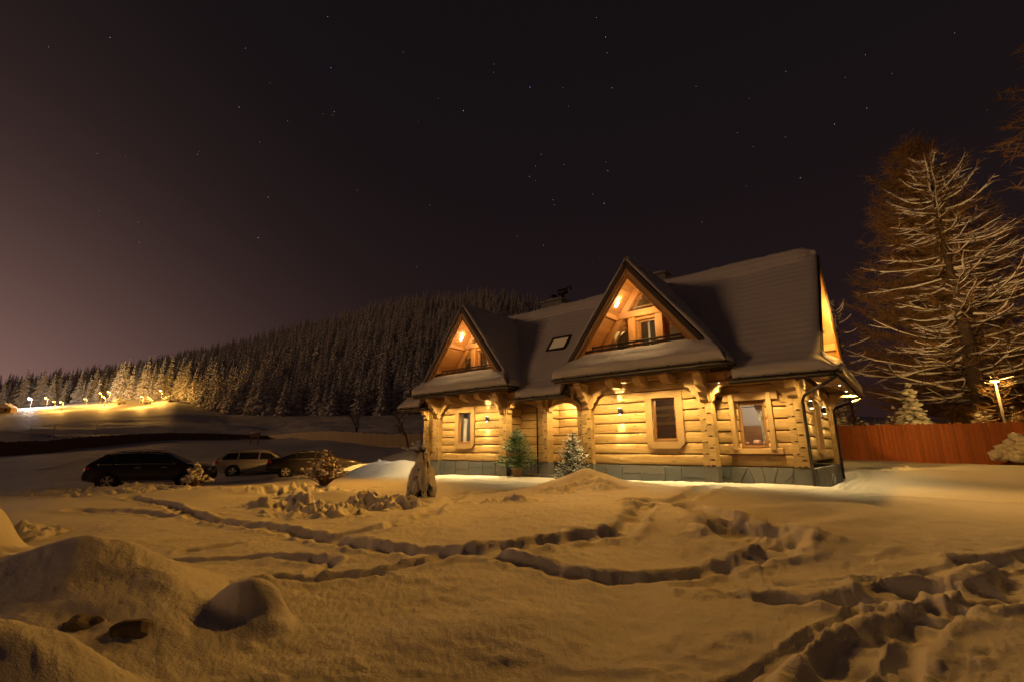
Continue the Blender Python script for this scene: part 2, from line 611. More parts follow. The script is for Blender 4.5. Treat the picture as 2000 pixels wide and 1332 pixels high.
# trampled / ploughed places: (cx, cy, rx, ry, height)
CLODS = [(-3.7, 11.7, 2.2, 1.2, .20), (-5.8, 12.6, 1.5, .9, .18), (-10.4, 9.6, 1.1, .9, .26), (-6.6, 15.6, 2.6, .8, .20), (-12.8, 16.8, 3.4, 1.0, .20),
         (1.6, 11.9, 1.0, .6, .13), (-.4, 11.1, .9, .5, .13), (-8.0, 23.4, 2.4, .6, .24), (-17, 18.5, 3.2, .9, .18), (3.95, 4.9, .9, .45, .05),
         (3.0, 3.7, .6, .8, .04), (5.2, 5.5, 1.0, .5, .05), (16.0, 18.6, 2.6, .5, .10), (2.6, 9.6, .7, .4, .07), (3.6, 7.4, .7, .35, .07), (2.1, 5.5, .5, .22, .05)]
TRACKS = [
    ([(-11.78, 14.87), (-9.22, 13.08), (-6.98, 11.11), (-5.53, 10.2), (-4.29, 9.37), (-3.13, 8.38), (-2.21, 7.64), (-1.49, 7.22), (-0.72, 6.98), (-0.28, 6.81), (0.13, 6.45), (0.62, 6.05), (1.21, 5.93), (1.78, 6.01), (2.49, 6.4), (3.15, 6.66), (3.77, 6.9)], 0.19, 0.16, 0.55),
    ([(-2.88, 6.14), (-2.2, 6.17), (-1.68, 6.33), (-1.03, 6.71), (-0.58, 7.01), (0.0, 7.12), (0.61, 7.4), (1.2, 7.69), (1.76, 7.86), (2.18, 8.68), (2.67, 9.55)], 0.19, 0.16, 0.6),
    ([(2.56, 10.11), (3.49, 10.0), (4.69, 11.64), (5.79, 12.39)], 0.22, 0.14, 0.5),
    ([(3.33, 9.29), (3.45, 8.43), (3.49, 7.79)], 0.2, 0.16, 0.6),
    ([(3.41, 7.8), (3.75, 7.52), (3.98, 7.26)], 0.36, 0.24, 1.5),
    ([(-5.06, 7.35), (-4.32, 7.37), (-3.83, 7.44), (-2.95, 7.17), (-2.5, 6.96), (-2.56, 6.5)], 0.13, 0.11, 0.5),
    ([(-5.23, 7.93), (-4.58, 8.36)], 0.12, 0.08, 0.4),
    ([(-3.18, 8.52), (-2.22, 8.87), (-1.75, 9.81), (-1.61, 11.77), (-1.42, 13.45)], 0.22, 0.13, 0.5),
    ([(-0.86, 13.5), (0.71, 13.45), (2.63, 13.74), (4.47, 14.0), (5.42, 12.74)], 0.18, 0.1, 0.6),
    ([(2.69, 5.32), (3.18, 5.25), (3.75, 5.3), (3.92, 5.25)], 0.2, 0.2, 0.9),
    ([(4.08, 5.47), (4.67, 5.42), (4.96, 5.32), (5.35, 5.48), (6.49, 6.09)], 0.22, 0.22, 0.8),
    ([(6.95, 6.49), (6.2, 6.29), (5.62, 6.15)], 0.16, 0.16, 0.6),
    ([(5.21, 5.15), (4.46, 4.92), (3.68, 4.66), (3.03, 4.3), (2.46, 3.86), (2.05, 3.46)], 0.17, 0.2, 0.55),
    ([(4.13, 4.94), (3.12, 4.1), (2.48, 3.45)], 0.13, 0.17, 0.5),
    ([(3.37, 5.0), (2.53, 4.32), (1.9, 3.87), (1.28, 3.46)], 0.06, 0.07, 0.9),
    ([(2.32, 5.45), (2.6, 5.36)], 0.12, 0.06, 0.5),
    ([(3.09, 5.83), (4.14, 5.8), (5.21, 5.99), (7.07, 6.59)], 0.05, 0.05, 0.7),
    ([(7.99, 11.59), (12.92, 17.26), (15.29, 19.93)], 0.1, 0.1, 0.7),
    ([(7.85, 10.6), (9.27, 10.33), (10.8, 9.86)], 0.08, 0.05, 0.7),
    ([(-11.34, 12.56), (-10.03, 12.41), (-8.1, 11.54)], 0.2, 0.12, 0.5),
]


def ground_np(x, y, fine=True):
    x = np.asarray(x, float); y = np.asarray(y, float)
    z = base_z(x, y)
    r = np.hypot(x, y)
    # u,v of the house: keep the ground near its walls even
    wu, wv = x * cA - y * sA, x * sA + y * cA
    soft = np.clip(r / 3.0, .15, 1) * np.clip(1 - (r - 60) / 300, 0, 1)
    z = z + fbm(x * .33 + 3, y * .33 + 8, 3) * .13 * soft + fbm(x * 1.1 + 31, y * 1.1 + 5, 3) * .035 * np.clip(1 - (r - 25) / 30, 0, 1)
    add = np.zeros_like(z)
    xw = x + fbm(x * 1.3 + 3, y * 1.3, 2) * .22
    yw = y + fbm(x * 1.3 + 40, y * 1.3 + 9, 2) * .22
    for (mx, my, la, lb, h, hd, sh) in MOUNDS:
        ca_, sa_ = math.cos(R(hd)), math.sin(R(hd))
        dx, dy = xw - mx, yw - my
        m = (np.abs(dx) < la * 2.6) & (np.abs(dy) < la * 2.6)
        if not m.any(): continue
        a = (dx[m] * ca_ + dy[m] * sa_) / la
        b = (-dx[m] * sa_ + dy[m] * ca_) / lb
        q = np.sqrt(a * a + b * b)
        v = h * np.exp(-(np.maximum(q, 0) ** sh) * .9)
        cur = add[m]
        add[m] = np.sqrt(cur * cur + v * v) * .55 + np.maximum(cur, v) * .45
    z = z + add
    if fine:
        neg = np.zeros_like(z)
        pos = np.zeros_like(z)
        for (pts, w, dep, step) in TRACKS:
            P = np.array(pts)
            m = (x > P[:, 0].min() - 4 * w) & (x < P[:, 0].max() + 4 * w) & (y > P[:, 1].min() - 4 * w) & (y < P[:, 1].max() + 4 * w)
            if not m.any(): continue
            xs, ys = x[m], y[m]
            best = np.full(xs.shape, 9.0); al = np.zeros(xs.shape); acc = 0
            for i in range(len(P) - 1):
                ax, ay = P[i]; bx, by = P[i + 1]
                L2 = (bx - ax) ** 2 + (by - ay) ** 2
                L1 = math.sqrt(L2)
                t = np.clip(((xs - ax) * (bx - ax) + (ys - ay) * (by - ay)) / max(L2, 1e-9), 0, 1)
                d = np.hypot(xs - ax - t * (bx - ax), ys - ay - t * (by - ay))
                q = d < best
                best = np.where(q, d, best); al = np.where(q, acc + t * L1, al)
                acc += L1
            nz = fbm(xs * 2.3 + 7, ys * 2.3, 3)
            nz2 = fbm(xs * 5.5 + 1, ys * 5.5 + 4, 2)
            d = np.abs(best + nz * w * .55 + nz2 * w * .16)
            pulse = np.clip(.84 + .30 * np.sin(al * 2 * math.pi / step + nz * 5), .55, 1)
            dq = np.clip(d / (w * 1.15), 0, 1)
            prof = .5 + .5 * np.cos(np.pi * dq ** 2.1)
            c = -dep * .68 * prof * pulse + dep * .22 * np.exp(-((d - w * 1.45) / (w * .42)) ** 2) * (.4 + 1.6 * np.clip(nz2 + .3, 0, 1))
            c = np.where(best > w * 3, 0, c)
            neg[m] = np.minimum(neg[m], c)
            pos[m] = np.maximum(pos[m], c)
        z = z + neg + pos * np.clip(1 + neg / .03, 0, 1)
        for (cx_, cy_, rx_, ry_, h_) in CLODS:
            m = (np.abs(x - cx_) < rx_ * 1.5) & (np.abs(y - cy_) < ry_ * 1.5)
            if not m.any(): continue
            xm, ym = x[m], y[m]
            q = np.sqrt(((xm - cx_) / rx_) ** 2 + ((ym - cy_) / ry_) ** 2) + fbm(xm * 1.3 + 5, ym * 1.3, 3) * .7
            k = np.clip((1.15 - q) / .7, 0, 1)
            a_ = fbm(xm * 1.9 + 11, ym * 2.3 + 2, 3, .55)
            b_ = fbm(xm * 5.0 + 3, ym * 5.6 + 7, 3, .6)
            z[m] += h_ * k * (a_ * 1.3 + np.maximum(b_, -.1) * 1.5 + .1)
        nf = np.clip(1 - (r - 9) / 9, 0, 1)
        rip = fbm(x * 4.5 + 3 * y, y * 9.0, 3)
        z = z + nf * (rip * .016 + np.maximum(fbm(x * 2.3 + 9, y * 3.4, 3), .08) * .05 + fbm(x * 15, y * 22, 3, .65) * .012)
    # cleared strip along the walls and at the side of the house
    inside = (wu > -19.0) & (wu < -1.6) & (wv > 14.75) & (wv < 20.6)
    z = np.where(inside, np.minimum(z, -.1), z)
    path = np.clip(1 - np.abs(wu + 1.1) / .55, 0, 1) * np.clip((wv - 14.2) / .4, 0, 1) * np.clip((21.5 - wv) / .6, 0, 1)
    z = z - path * .05
    return z


def gz(x, y):
    return float(ground_np(np.array([x]), np.array([y]), False)[0])


def build_ground():
    dens = np.radians(np.linspace(-58, 58, 840))
    rest = np.radians(np.linspace(58, 302, 70))[1:-1]
    az = np.concatenate([dens, rest])
    rr = [.5]
    while rr[-1] < 74:
        r = rr[-1]
        if r < 2.6: s = .16
        elif r < 16: s = min(max(.0022 * r * r, .018), .052)
        elif r < 30: s = .13
        else: s = .45
        rr.append(r + s)
    rr = np.array(rr)
    A, Q = np.meshgrid(az, rr)
    X, Y = Q * np.sin(A), Q * np.cos(A)
    Z = ground_np(X, Y)
    nr, na = X.shape
    V = np.stack([X, Y, Z], -1).reshape(-1, 3)
    i = np.arange(nr - 1)[:, None] * na + np.arange(na)[None]
    j = np.arange(nr - 1)[:, None] * na + (np.arange(na)[None] + 1) % na
    F = np.stack([i, j, j + na, i + na], -1).reshape(-1, 4)[:, ::-1]
    V = np.concatenate([V, [[0, 0, gz(0.01, 0.01)]]])
    o = link('snow_ground', mk_mesh('snow_ground', V, F, M['snow'], True))
    tag(o, kind='structure')
    # far slopes, one sheet on to the horizon
    az = np.radians(np.concatenate([np.linspace(-60, 60, 420), np.linspace(60, 300, 60)[1:-1]]))
    rr = np.concatenate([np.linspace(72.5, 260, 130), np.linspace(270, 1100, 50), [1600, 3000, 6000]])
    A, Q = np.meshgrid(az, rr)
    X, Y = Q * np.sin(A), Q * np.cos(A)
    Z = ground_np(X, Y, False)
    rel = np.clip((Q - 90) / 60, 0, 1) * np.clip((230 - Q) / 40, 0, 1)
    Z += (fbm(X * .018, Y * .055, 4) * 3.2 + fbm(X * .05, Y * .22, 4) * 1.3 + fbm(X * .3, Y * .5, 3) * .3) * rel
    Z = np.where(Q > 1100, Z - (Q - 1100) * .12, Z)
    nr, na = X.shape
    V = np.stack([X, Y, Z], -1).reshape(-1, 3)
    i = np.arange(nr - 1)[:, None] * na + np.arange(na)[None]
    j = np.arange(nr - 1)[:, None] * na + (np.arange(na)[None] + 1) % na
    F = np.stack([i, j, j + na, i + na], -1).reshape(-1, 4)[:, ::-1]
    o = link('snow_hills', mk_mesh('snow_hills', V, F, M['snow'], True))
    tag(o, kind='structure')


build_ground()

# ------------------------------------------------------------ the log house
UO, VO = -10.0, 17.65
_hl = hw(UO, VO, 0)
house = empty('log_house', _hl, -HA)
tag(house, 'two-gabled timber log house with snow on its steep roofs and glowing windows', 'house')


def P(u, v, z): return Vector((u - UO, v - VO, z))


def T3(u, v, z, rz=0.0): return Matrix.Translation(P(u, v, z)) @ Matrix.Rotation(R(rz), 4, 'Z')


def hbeam(name, a, b, w, h, mat='trim', parent=None, up=(0, 0, 1), ch=.014, jit=0.0):
    return beam(name, P(*a), P(*b), w, h, M[mat], parent or house, up, ch, jit)


def hbox(name, u0, u1, v0, v1, z0, z1, mat, parent=None):
    v, f = box_geo(-(u1 - u0) / 2, (u1 - u0) / 2, -(v1 - v0) / 2, (v1 - v0) / 2, -(z1 - z0) / 2, (z1 - z0) / 2)
    return link(name, mk_mesh(name, v, f, M[mat]), parent or house, Matrix.Translation(P((u0 + u1) / 2, (v0 + v1) / 2, (z0 + z1) / 2)))


ZB, LH, NL = .52, .335, 8
LU, RU = -14.62, -6.57        # centre lines of the two gables
WF = 14.52                    # wall face of the wings
MF = 14.98                    # wall face of the long front between and beside them


def log_mesh(L, h, seed):
    rd = random.Random(seed)
    g = .016
    hh = h / 2
    prof = [(.17, -hh + g), (.0, -hh + g), (-.016, -hh + g + .012), (-.025, -hh * .5), (-.028, 0.0), (-.025, hh * .5), (-.014, hh - g - .014), (.0, hh - g), (.17, hh - g)]
    ns = max(2, int(L / .55) + 1)
    vs = []
    for i in range(ns + 1):
        x = L * i / ns
        jz, jy = rd.uniform(-.007, .007), rd.uniform(-.007, .007)
        if i in (0, ns): jz = jy = 0
        for k, (y, z) in enumerate(prof):
            vs.append((x, y + (jy if 0 < k < 8 else 0) + (rd.uniform(-.004, .004) if 1 < k < 7 else 0), z + (jz if 1 <= k <= 7 else 0)))
    n = len(prof)
    fs = []
    for i in range(ns):
        for k in range(n - 1):
            fs.append((i * n + k, i * n + k + 1, (i + 1) * n + k + 1, (i + 1) * n + k))
        fs.append((i * n + n - 1, i * n, (i + 1) * n, (i + 1) * n + n - 1))
    fs.append(tuple(range(n)))
    fs.append(tuple(reversed(range(ns * n, ns * n + n))))
    return vs, [tuple(reversed(f)) for f in fs]


_ls = [0]


def log_wall(u, v, rz, L, openings=(), z0=ZB, n=NL, off=0.0, h=LH):
    """logs stacked from z0; the wall starts at (u, v) and runs L along its own x; rz 0 faces the yard"""
    for k in range(n):
        za, zb = z0 + off + k * h, z0 + off + (k + 1) * h
        spans = [(0, L)]
        for (a, b, c, d) in openings:
            if zb > c + .06 and za < d - .06:
                ns = []
                for (s, e) in spans:
                    if a > s: ns.append((s, min(a, e)))
                    if b < e: ns.append((max(b, s), e))
                spans = [q for q in ns if q[1] - q[0] > .08]
        for (s, e) in spans:
            _ls[0] += 1
            m = T3(u, v, (za + zb) / 2, rz) @ Matrix.Translation((s, 0, 0))
            vs, fs = log_mesh(e - s, h, _ls[0])
            me = mk_mesh('log', vs, fs, M['log'], False)
            link('log', me, house, m)
    vs, fs = box_geo(0, L, .05, .20, z0 + off - .02, z0 + off + n * h)
    # dark joint filling behind the logs, cut round the openings
    parts = []
    xs = [0, L]
    for (a, b, c, d) in openings: xs += [a, b]
    xs = sorted(xs)
    for i in range(len(xs) - 1):
        if xs[i + 1] - xs[i] < .01: continue
        mid = (xs[i] + xs[i + 1]) / 2
        o = [q for q in openings if q[0] <= mid <= q[1]]
        if o:
            parts.append(box_geo(xs[i], xs[i + 1], .015, .16, z0 + off, o[0][2]))
            parts.append(box_geo(xs[i], xs[i + 1], .015, .16, o[0][3], z0 + off + n * h))
        else:
            parts.append(box_geo(xs[i], xs[i + 1], .015, .16, z0 + off, z0 + off + n * h))
    vs, fs = join_geo(parts)
    link('wall_joint', mk_mesh('wall_joint', vs, fs, M['rope']), house, T3(u, v, 0, rz))


def rect_ring(name, w, h, t, d, mat, parent, m, cut=0.0):
    """rectangular frame, outer w x h centred, bar t wide, d deep along +Y; cut clips the outer corners at the bottom"""
    a, b = w / 2, h / 2
    ia, ib = a - t, b - t
    outer = [(-a + cut, -b), (a - cut, -b), (a, -b + cut), (a, b - cut * .4), (a - cut * .4, b), (-a + cut * .4, b), (-a, b - cut * .4), (-a, -b + cut)]
    inner = [(-ia, -ib), (ia, -ib), (ia, -ib), (ia, ib), (ia, ib), (-ia, ib), (-ia, ib), (-ia, -ib)]
    vs = [(x, 0, z) for x, z in outer] + [(x, .0, z) for x, z in inner] + [(x, d, z) for x, z in outer] + [(x, d, z) for x, z in inner]
    fs = []
    for i in range(8):
        j = (i + 1) % 8
        fs += [(i, j, 8 + j, 8 + i), (16 + j, 16 + i, 24 + i, 24 + j), (j, i, 16 + i, 16 + j), (8 + i, 8 + j, 24 + j, 24 + i)]
    bm = bmesh.new()
    bv = [bm.verts.new(v) for v in vs]
    for f in fs:
        try: bm.faces.new([bv[i] for i in f])
        except ValueError: pass
    bmesh.ops.remove_doubles(bm, verts=bm.verts, dist=1e-5)
    bmesh.ops.dissolve_degenerate(bm, edges=bm.edges, dist=1e-5)
    bmesh.ops.recalc_face_normals(bm, faces=bm.faces)
    me = bpy.data.meshes.new(name)
    bm.to_mesh(me); bm.free()
    me.materials.append(mat)
    return link(name, me, parent, m)


def pane(name, w, h, parent, m, mat='glass', t=.008):
    v, f = box_geo(-w / 2, w / 2, 0, t, -h / 2, h / 2)
    return link(name, mk_mesh(name, v, f, M[mat]), parent, m)


def window(u, v, z, rz, w, h, outer=None, cut=.10, mull=False, lab=None):
    """oak sash with its glass; outer = (w, h) of a thick pine surround"""
    m = T3(u, v, z, rz)
    if outer:
        s = rect_ring('window_surround', outer[0], outer[1], (outer[0] - w) / 2 + .0, .16, M['trim'], house, m @ Matrix.Translation((0, -.085, -.02)), cut)
    f = rect_ring('window', w, h, .075, .07, M['winframe'], house, m @ Matrix.Translation((0, .03, 0)))
    if lab: f['label'] = lab
    pane('pane', w - .14, h - .14, f, m @ Matrix.Translation((0, .06, 0)))
    if mull:
        vs, fs = box_geo(-.02, .02, .035, .09, -h / 2 + .07, h / 2 - .07)
        link('mullion', mk_mesh('mullion', vs, fs, M['winframe']), f, m)
    return f


# --- stone plinth -----------------------------------------------------------
def clip_poly(poly, px, pz, nx, nz):
    out = []
    for i in range(len(poly)):
        a, b = poly[i], poly[(i + 1) % len(poly)]
        da = (a[0] - px) * nx + (a[1] - pz) * nz
        db = (b[0] - px) * nx + (b[1] - pz) * nz
        if da <= 0: out.append(a)
        if (da < 0 < db) or (db < 0 < da):
            t = da / (da - db)
            out.append((a[0] + (b[0] - a[0]) * t, a[1] + (b[1] - a[1]) * t))
    return out


def voronoi(L, z0, z1, n, rd):
    pts = [((i + .5 + rd.uniform(-.42, .42)) * L / n, rd.uniform(z0 + .06, z1 - .06)) for i in range(n)]
    cells = []
    for p in pts:
        poly = [(0, z0), (L, z0), (L, z1), (0, z1)]
        for q in pts:
            if q is p: continue
            mx, mz = (p[0] + q[0]) / 2, (p[1] + q[1]) / 2
            nx, nz = q[0] - p[0], q[1] - p[1]
            l = math.hypot(nx, nz)
            poly = clip_poly(poly, mx - nx / l * .009, mz - nz / l * .009, nx / l, nz / l)
            if len(poly) < 3: break
        if len(poly) >= 3: cells.append(poly)
    return cells


def plinth(u, v, rz, L, style, seed, dep=.25, z0=-.35, z1=ZB - .02, mats=('stone', 'stone2')):
    rd = random.Random(seed)
    vs, fs = box_geo(0, L, .0, dep, z0, z1 - .01)
    link('plinth', mk_mesh('plinth', vs, fs, M['mortar']), house, T3(u, v, 0, rz))
    if style == 'flag':
        cells = voronoi(L, z0 + .25, z1, max(3, int(L / .26)), rd)
    else:
        cells, x = [], 0.0
        while x < L - .05:
            w = rd.uniform(.4, .85)
            if L - x - w < .35: w = L - x
            if rd.random() < .45:
                zz = rd.uniform(.16, .30)
                cells += [[(x + .006, z0 + .2), (x + w - .006, z0 + .2), (x + w - .006, zz - .006), (x + .006, zz - .006)], [(x + .006, zz + .006), (x + w - .006, zz + .006), (x + w - .006, z1), (x + .006, z1)]]
            else:
                cells.append([(x + .006, z0 + .2), (x + w - .006, z0 + .2), (x + w - .006, z1), (x + .006, z1)])
            x += w
    for c in cells:
        cx_, cz_ = sum(p[0] for p in c) / len(c), sum(p[1] for p in c) / len(c)
        n = len(c)
        t = .022 + rd.uniform(0, .014)
        vs = [(x - cx_, 0, z - cz_) for x, z in c] + [((x - cx_) * .965, -t, (z - cz_) * .965) for x, z in c]
        fs = [tuple(range(n, 2 * n))] + [(i, (i + 1) % n, n + (i + 1) % n, n + i) for i in range(n)]
        link('stone', mk_mesh('stone', vs, fs, M[rd.choice(mats)]), house, T3(u, v, 0, rz) @ Matrix.Translation((cx_, 0, cz_)))


# --- crossed log ends at the corners ----------------------------------------
def corner_post(u, v, rz=0, w=.36, z0=ZB, n=NL, arms=True, armr=True, ztop=3.25):
    """two stacks of interlocking log ends; (u, v) is the middle of the front face"""
    m = T3(u, v, 0, rz)
    post = link('corner_post', mk_mesh('corner_post', *box_geo(-w / 2 + .02, w / 2 - .02, .03, .34, z0, z0 + n * LH), M['rope']), house, m)
    wl, wr = w * .46, w * .54
    for side, off in ((0, 0.0), (1, LH * .5)):
        x0, x1 = (-w / 2, -w / 2 + wl - .002) if side == 0 else (-w / 2 + wl + .002, w / 2)
        zs = [z0] + [z0 + off + LH * (k + (1 if side == 0 else 0)) for k in range(n + 1)]
        zs = [z for z in zs if z < z0 + n * LH + .02] + [z0 + n * LH]
        zs = sorted(set(round(z, 4) for z in zs))
        for a, b in zip(zs[:-1], zs[1:]):
            if b - a < .08: continue
            nt = .046                      # notch cut in from the outer edge
            if side == 0:
                poly = [(x0, a + .003), (x0 + wl * .45, a + .003), (x0 + wl * .62, a + .042), (x1, a + .036), (x1, b - .002), (x0, b - .002)]
            else:
                poly = [(x0, a + .003), (x0 + .03, a + .006), (x0 + .045, a + nt), (x1 - .055, a + nt), (x1 - .04, a + .003), (x1, a + .003), (x1, b - .002), (x0, b - .002)]
            cx_, cz_ = (x0 + x1) / 2, (a + b) / 2
            vs, fs = prism_geo([(x - cx_, z - cz_) for x, z in poly], .36)
            link('log_end', mk_mesh('log_end', vs, fs, M['log']), post, m @ Matrix.Translation((cx_, -.004 * (side == 0), cz_)))
    # stepped brackets spreading under the eaves
    def bracket(sgn, reach, front=False):
        prof = [(0, 2.35), (.10, 2.45), (.12, 2.58), (.24, 2.66), (.27, 2.80), (.42, 2.88), (.46, 3.0), (reach - .12, 3.08), (reach, ztop - .08), (reach, ztop), (0, ztop)]
        if front:
            poly = [(y, z) for y, z in prof]
            vs, fs = prism_geo(poly, .24)
            mm = m @ Matrix.Translation((.12, 0.02, 0)) @ Matrix.Rotation(R(-90), 4, 'Z')
            link('bracket', mk_mesh('bracket', vs, fs, M['trim']), post, mm @ Matrix.Translation((0, -.24 + .0, 0)))
        else:
            poly = [(sgn * (w / 2 - .03 + x), z) for x, z in prof]
            if sgn < 0: poly.reverse()
            vs, fs = prism_geo(poly, .24)
            link('bracket', mk_mesh('bracket', vs, fs, M['trim']), post, m @ Matrix.Translation((0, .04, 0)))
    if arms: bracket(-1, .55)
    if armr: bracket(1, .72)
    bracket(0, .62, True)
    return post


# ---- walls of the two wings
def wing_walls(uc, win_du, lamp_du):
    ul, ur = uc - 1.93, uc + 1.93
    L = ur - ul
    wc = uc + win_du
    log_wall(ul, WF, 0, L, [(wc - .47 - ul, wc + .47 - ul, 1.15, 2.76)])
    window(wc, WF, 1.95, 0, .78, 1.36, (1.22, 1.80), .16)
    hbeam('wall_plate', (ul - .3, WF - .02, ZB + NL * LH + .09), (ur + .3, WF - .02, ZB + NL * LH + .09), .22, .17, 'trim')
    plinth(ul - .1, WF - .06, 0, L + .2, 'slab', int(abs(uc) * 10))
    corner_post(uc - 2.06, 14.30, armr=True)
    corner_post(uc + 2.04, 14.30, arms=True)
    # little stone piers the corners stand on
    for du in (-2.06, 2.04):
        hbox('pier', uc + du - .19, uc + du + .19, 14.31, 14.6, -.35, ZB, 'stone')
    # side walls back to the long front
    log_wall(ur, WF, 90, MF - WF + .6, [], off=LH * .5, n=NL - 1)
    log_wall(ul, MF + .6, -90, MF - WF + .6, [], off=LH * .5, n=NL - 1)
    plinth(ur + .05, WF, 90, .9, 'slab', 5 + int(abs(uc)))
    plinth(ul - .05, WF + .9, -90, .9, 'slab', 6 + int(abs(uc)))
    # beam ends carrying the skirt roof
    for du in (-.86, .12, 1.02):
        m = T3(uc + du, WF, 0)
        poly = [(-.75, 3.30), (-.75, 3.22), (-.70, 3.12), (-.60, 3.05), (-.45, 3.02), (0, 3.02), (0, 3.30)]
        vs, fs = prism_geo(poly, .26)
        link('beam_end', mk_mesh('beam_end', vs, fs, M['trim']), house, m @ Matrix.Translation((.13, 0, 0)) @ Matrix.Rotation(R(90), 4, 'Z'))
    return ul, ur


wing_walls(LU, -.35, 1.04)
wing_walls(RU, .69, -.82)

# ---- long front, right part with its side wall
UR = -2.14
u0 = RU + 1.93
log_wall(u0, MF, 0, UR - u0, [(-3.44 - .36 - u0, -3.44 + .36 - u0, 1.06, 2.36)])
window(-3.44, MF, 1.70, 0, .72, 1.30, None, lab='window with a white curtain and clay bowls on its sill')
for s in (-1, 1):
    hbeam('jamb', (-3.44 + s * .50, MF - .05, .98), (-3.44 + s * .50, MF - .05, 2.62), .14, .24, 'trim', up=(0, 1, 0))
hbeam('lintel', (-4.2, MF - .05, 2.52), (-2.7, MF - .05, 2.52), .14, .24, 'trim')
hbeam('sill_beam', (-4.1, MF - .05, .95), (-2.72, MF - .05, .95), .16, .16, 'trim')
hbeam('wall_plate', (u0, MF - .02, 3.24), (UR + .3, MF - .02, 3.24), .2, .14, 'trim')
plinth(u0, MF - .05, 0, UR - u0 + .1, 'flag', 41)
plinth(UR + .1, MF - .05, 90, 5.5, 'flag', 42)
corner_post(-2.30, 14.72, arms=True, armr=False, n=7, ztop=2.95)
hbox('pier', -2.48, -2.12, 14.74, 15.0, -.35, ZB, 'stone')
log_wall(UR, MF, 90, 5.37, [(1.6, 2.6, 1.0, 2.5)], off=LH * .5, n=NL - 1)
window(UR, MF + 2.1, 1.75, 90, .9, 1.4, (1.15, 1.7), .05)
hbeam('lintel', (UR + .05, MF + 1.2, 2.62), (UR + .05, MF + 3.0, 2.62), .14, .2, 'trim')
corner_post(UR + .14, 20.2, 90, n=7, ztop=2.95)
# back and far ends (plain)
log_wall(UR, 20.35, 180, 15.9, [], z0=ZB)
plinth(UR + .05, 20.4, 180, 15.9, 'slab', 9)

# ---- long front, left stub and far end wall
UL = -18.05
log_wall(UL, MF, 0, (LU - 1.93) - UL, [])
plinth(UL - .05, MF - .05, 0, LU - 1.93 - UL, 'slab', 12)
corner_post(-17.95, 14.74, arms=True, armr=False, n=7, ztop=2.95)
hbox('pier', -18.13, -17.77, 14.76, 15.0, -.35, ZB, 'stone')
log_wall(UL, 20.35, -90, 5.37, [], off=LH * .5, n=NL - 1)

# ---- entrance between the wings
EB = 15.62
um0, um1 = LU + 1.93, RU - 1.93
log_wall(um0, EB, 0, um1 - um0, [(2.85, 3.75, .0, 2.55)])
# front door in the lit recess
door = hbeam('door', (um0 + 3.3, EB + .06, .05), (um0 + 3.3, EB + .06, 2.5), .05, .88, 'winframe', up=(1, 0, 0))
for k in range(5):
    zz = .3 + k * .48
    hbeam('door_panel', (um0 + 2.95, EB + .03, zz), (um0 + 3.65, EB + .03, zz), .03, .38, 'winframe', door)
corner_post(-10.84, 14.72, arms=True, armr=True, n=7, w=.38, ztop=2.95)
corner_post(-9.12, 14.72, arms=True, armr=False, n=7, w=.30, ztop=2.95)
hbox('pier', -11.03, -10.65, 14.74, 15.1, -.35, ZB, 'stone')
hbox('pier', -9.27, -8.97, 14.74, 15.1, -.35, ZB, 'stone')
plinth(um0, EB - .05, 0, um1 - um0, 'slab', 21)
# arched lintel board of the porch
arc = [(-.72, 3.0), (-.72, 2.42)]
for i in range(9):
    a = math.pi * (1 - i / 8)
    arc.append((.66 * math.cos(a), 2.42 + .30 * math.sin(a)))
arc += [(.72, 2.42), (.72, 3.0)]
vs, fs = prism_geo(arc, .12)
link('arched_lintel', mk_mesh('arched_lintel', vs, fs, M['trim']), house, T3(-9.98, 14.80, 0))
hbeam('wall_plate', (um0, 14.85, 3.04), (um1, 14.85, 3.04), .22, .16, 'trim')
hbox('porch_floor', um0, um1, 14.6, EB, -.3, .06, 'stone')
# log side wall between the left post and the porch
log_wall(-10.72, 14.95, 90, EB - 14.95, [], off=0, n=7)
log_wall(-10.96, EB, -90, EB - 14.95, [], off=0, n=7)


# ------------------------------------------------------------ roofs
SL = 1.222                      # pitch of the long roof
EV, EZ = 14.05, 2.95            # its eaves
RZ = EZ + SL * (17.65 - EV)     # ridge
WS, WE, WZ = 1.312, 2.95, 3.43  # wings: pitch, half width, eaves height
WR = WZ + WS * WE               # their ridge
RAKE, SKV = 13.80, 13.55        # verge and skirt-gutter planes
UG = -1.48                      # verge of the right end gable
ULG = -18.75


def poly_normal(pts):
    n = Vector((0, 0, 0))
    for i in range(len(pts)):
        a, b = pts[i], pts[(i + 1) % len(pts)]
        n += Vector(((a.y - b.y) * (a.z + b.z), (a.z - b.z) * (a.x + b.x), (a.x - b.x) * (a.y + b.y)))
    n.normalize()
    return n if n.z > 0 else -n


def sheet(name, pts, mat, up, down, parent=None):
    n = poly_normal(pts)
    k = len(pts)
    vs = [p + n * up for p in pts] + [p - n * down for p in pts]
    fs = [tuple(range(k)), tuple(reversed(range(k, 2 * k)))] + [((i + 1) % k, i, i + k, (i + 1) % k + k) for i in range(k)]
    bm = bmesh.new()
    bv = [bm.verts.new(v) for v in vs]
    for f in fs: bm.faces.new([bv[i] for i in f])
    bmesh.ops.recalc_face_normals(bm, faces=bm.faces)
    me = bpy.data.meshes.new(name)
    bm.to_mesh(me); bm.free()
    me.materials.append(mat)
    return link(name, me, parent or house)


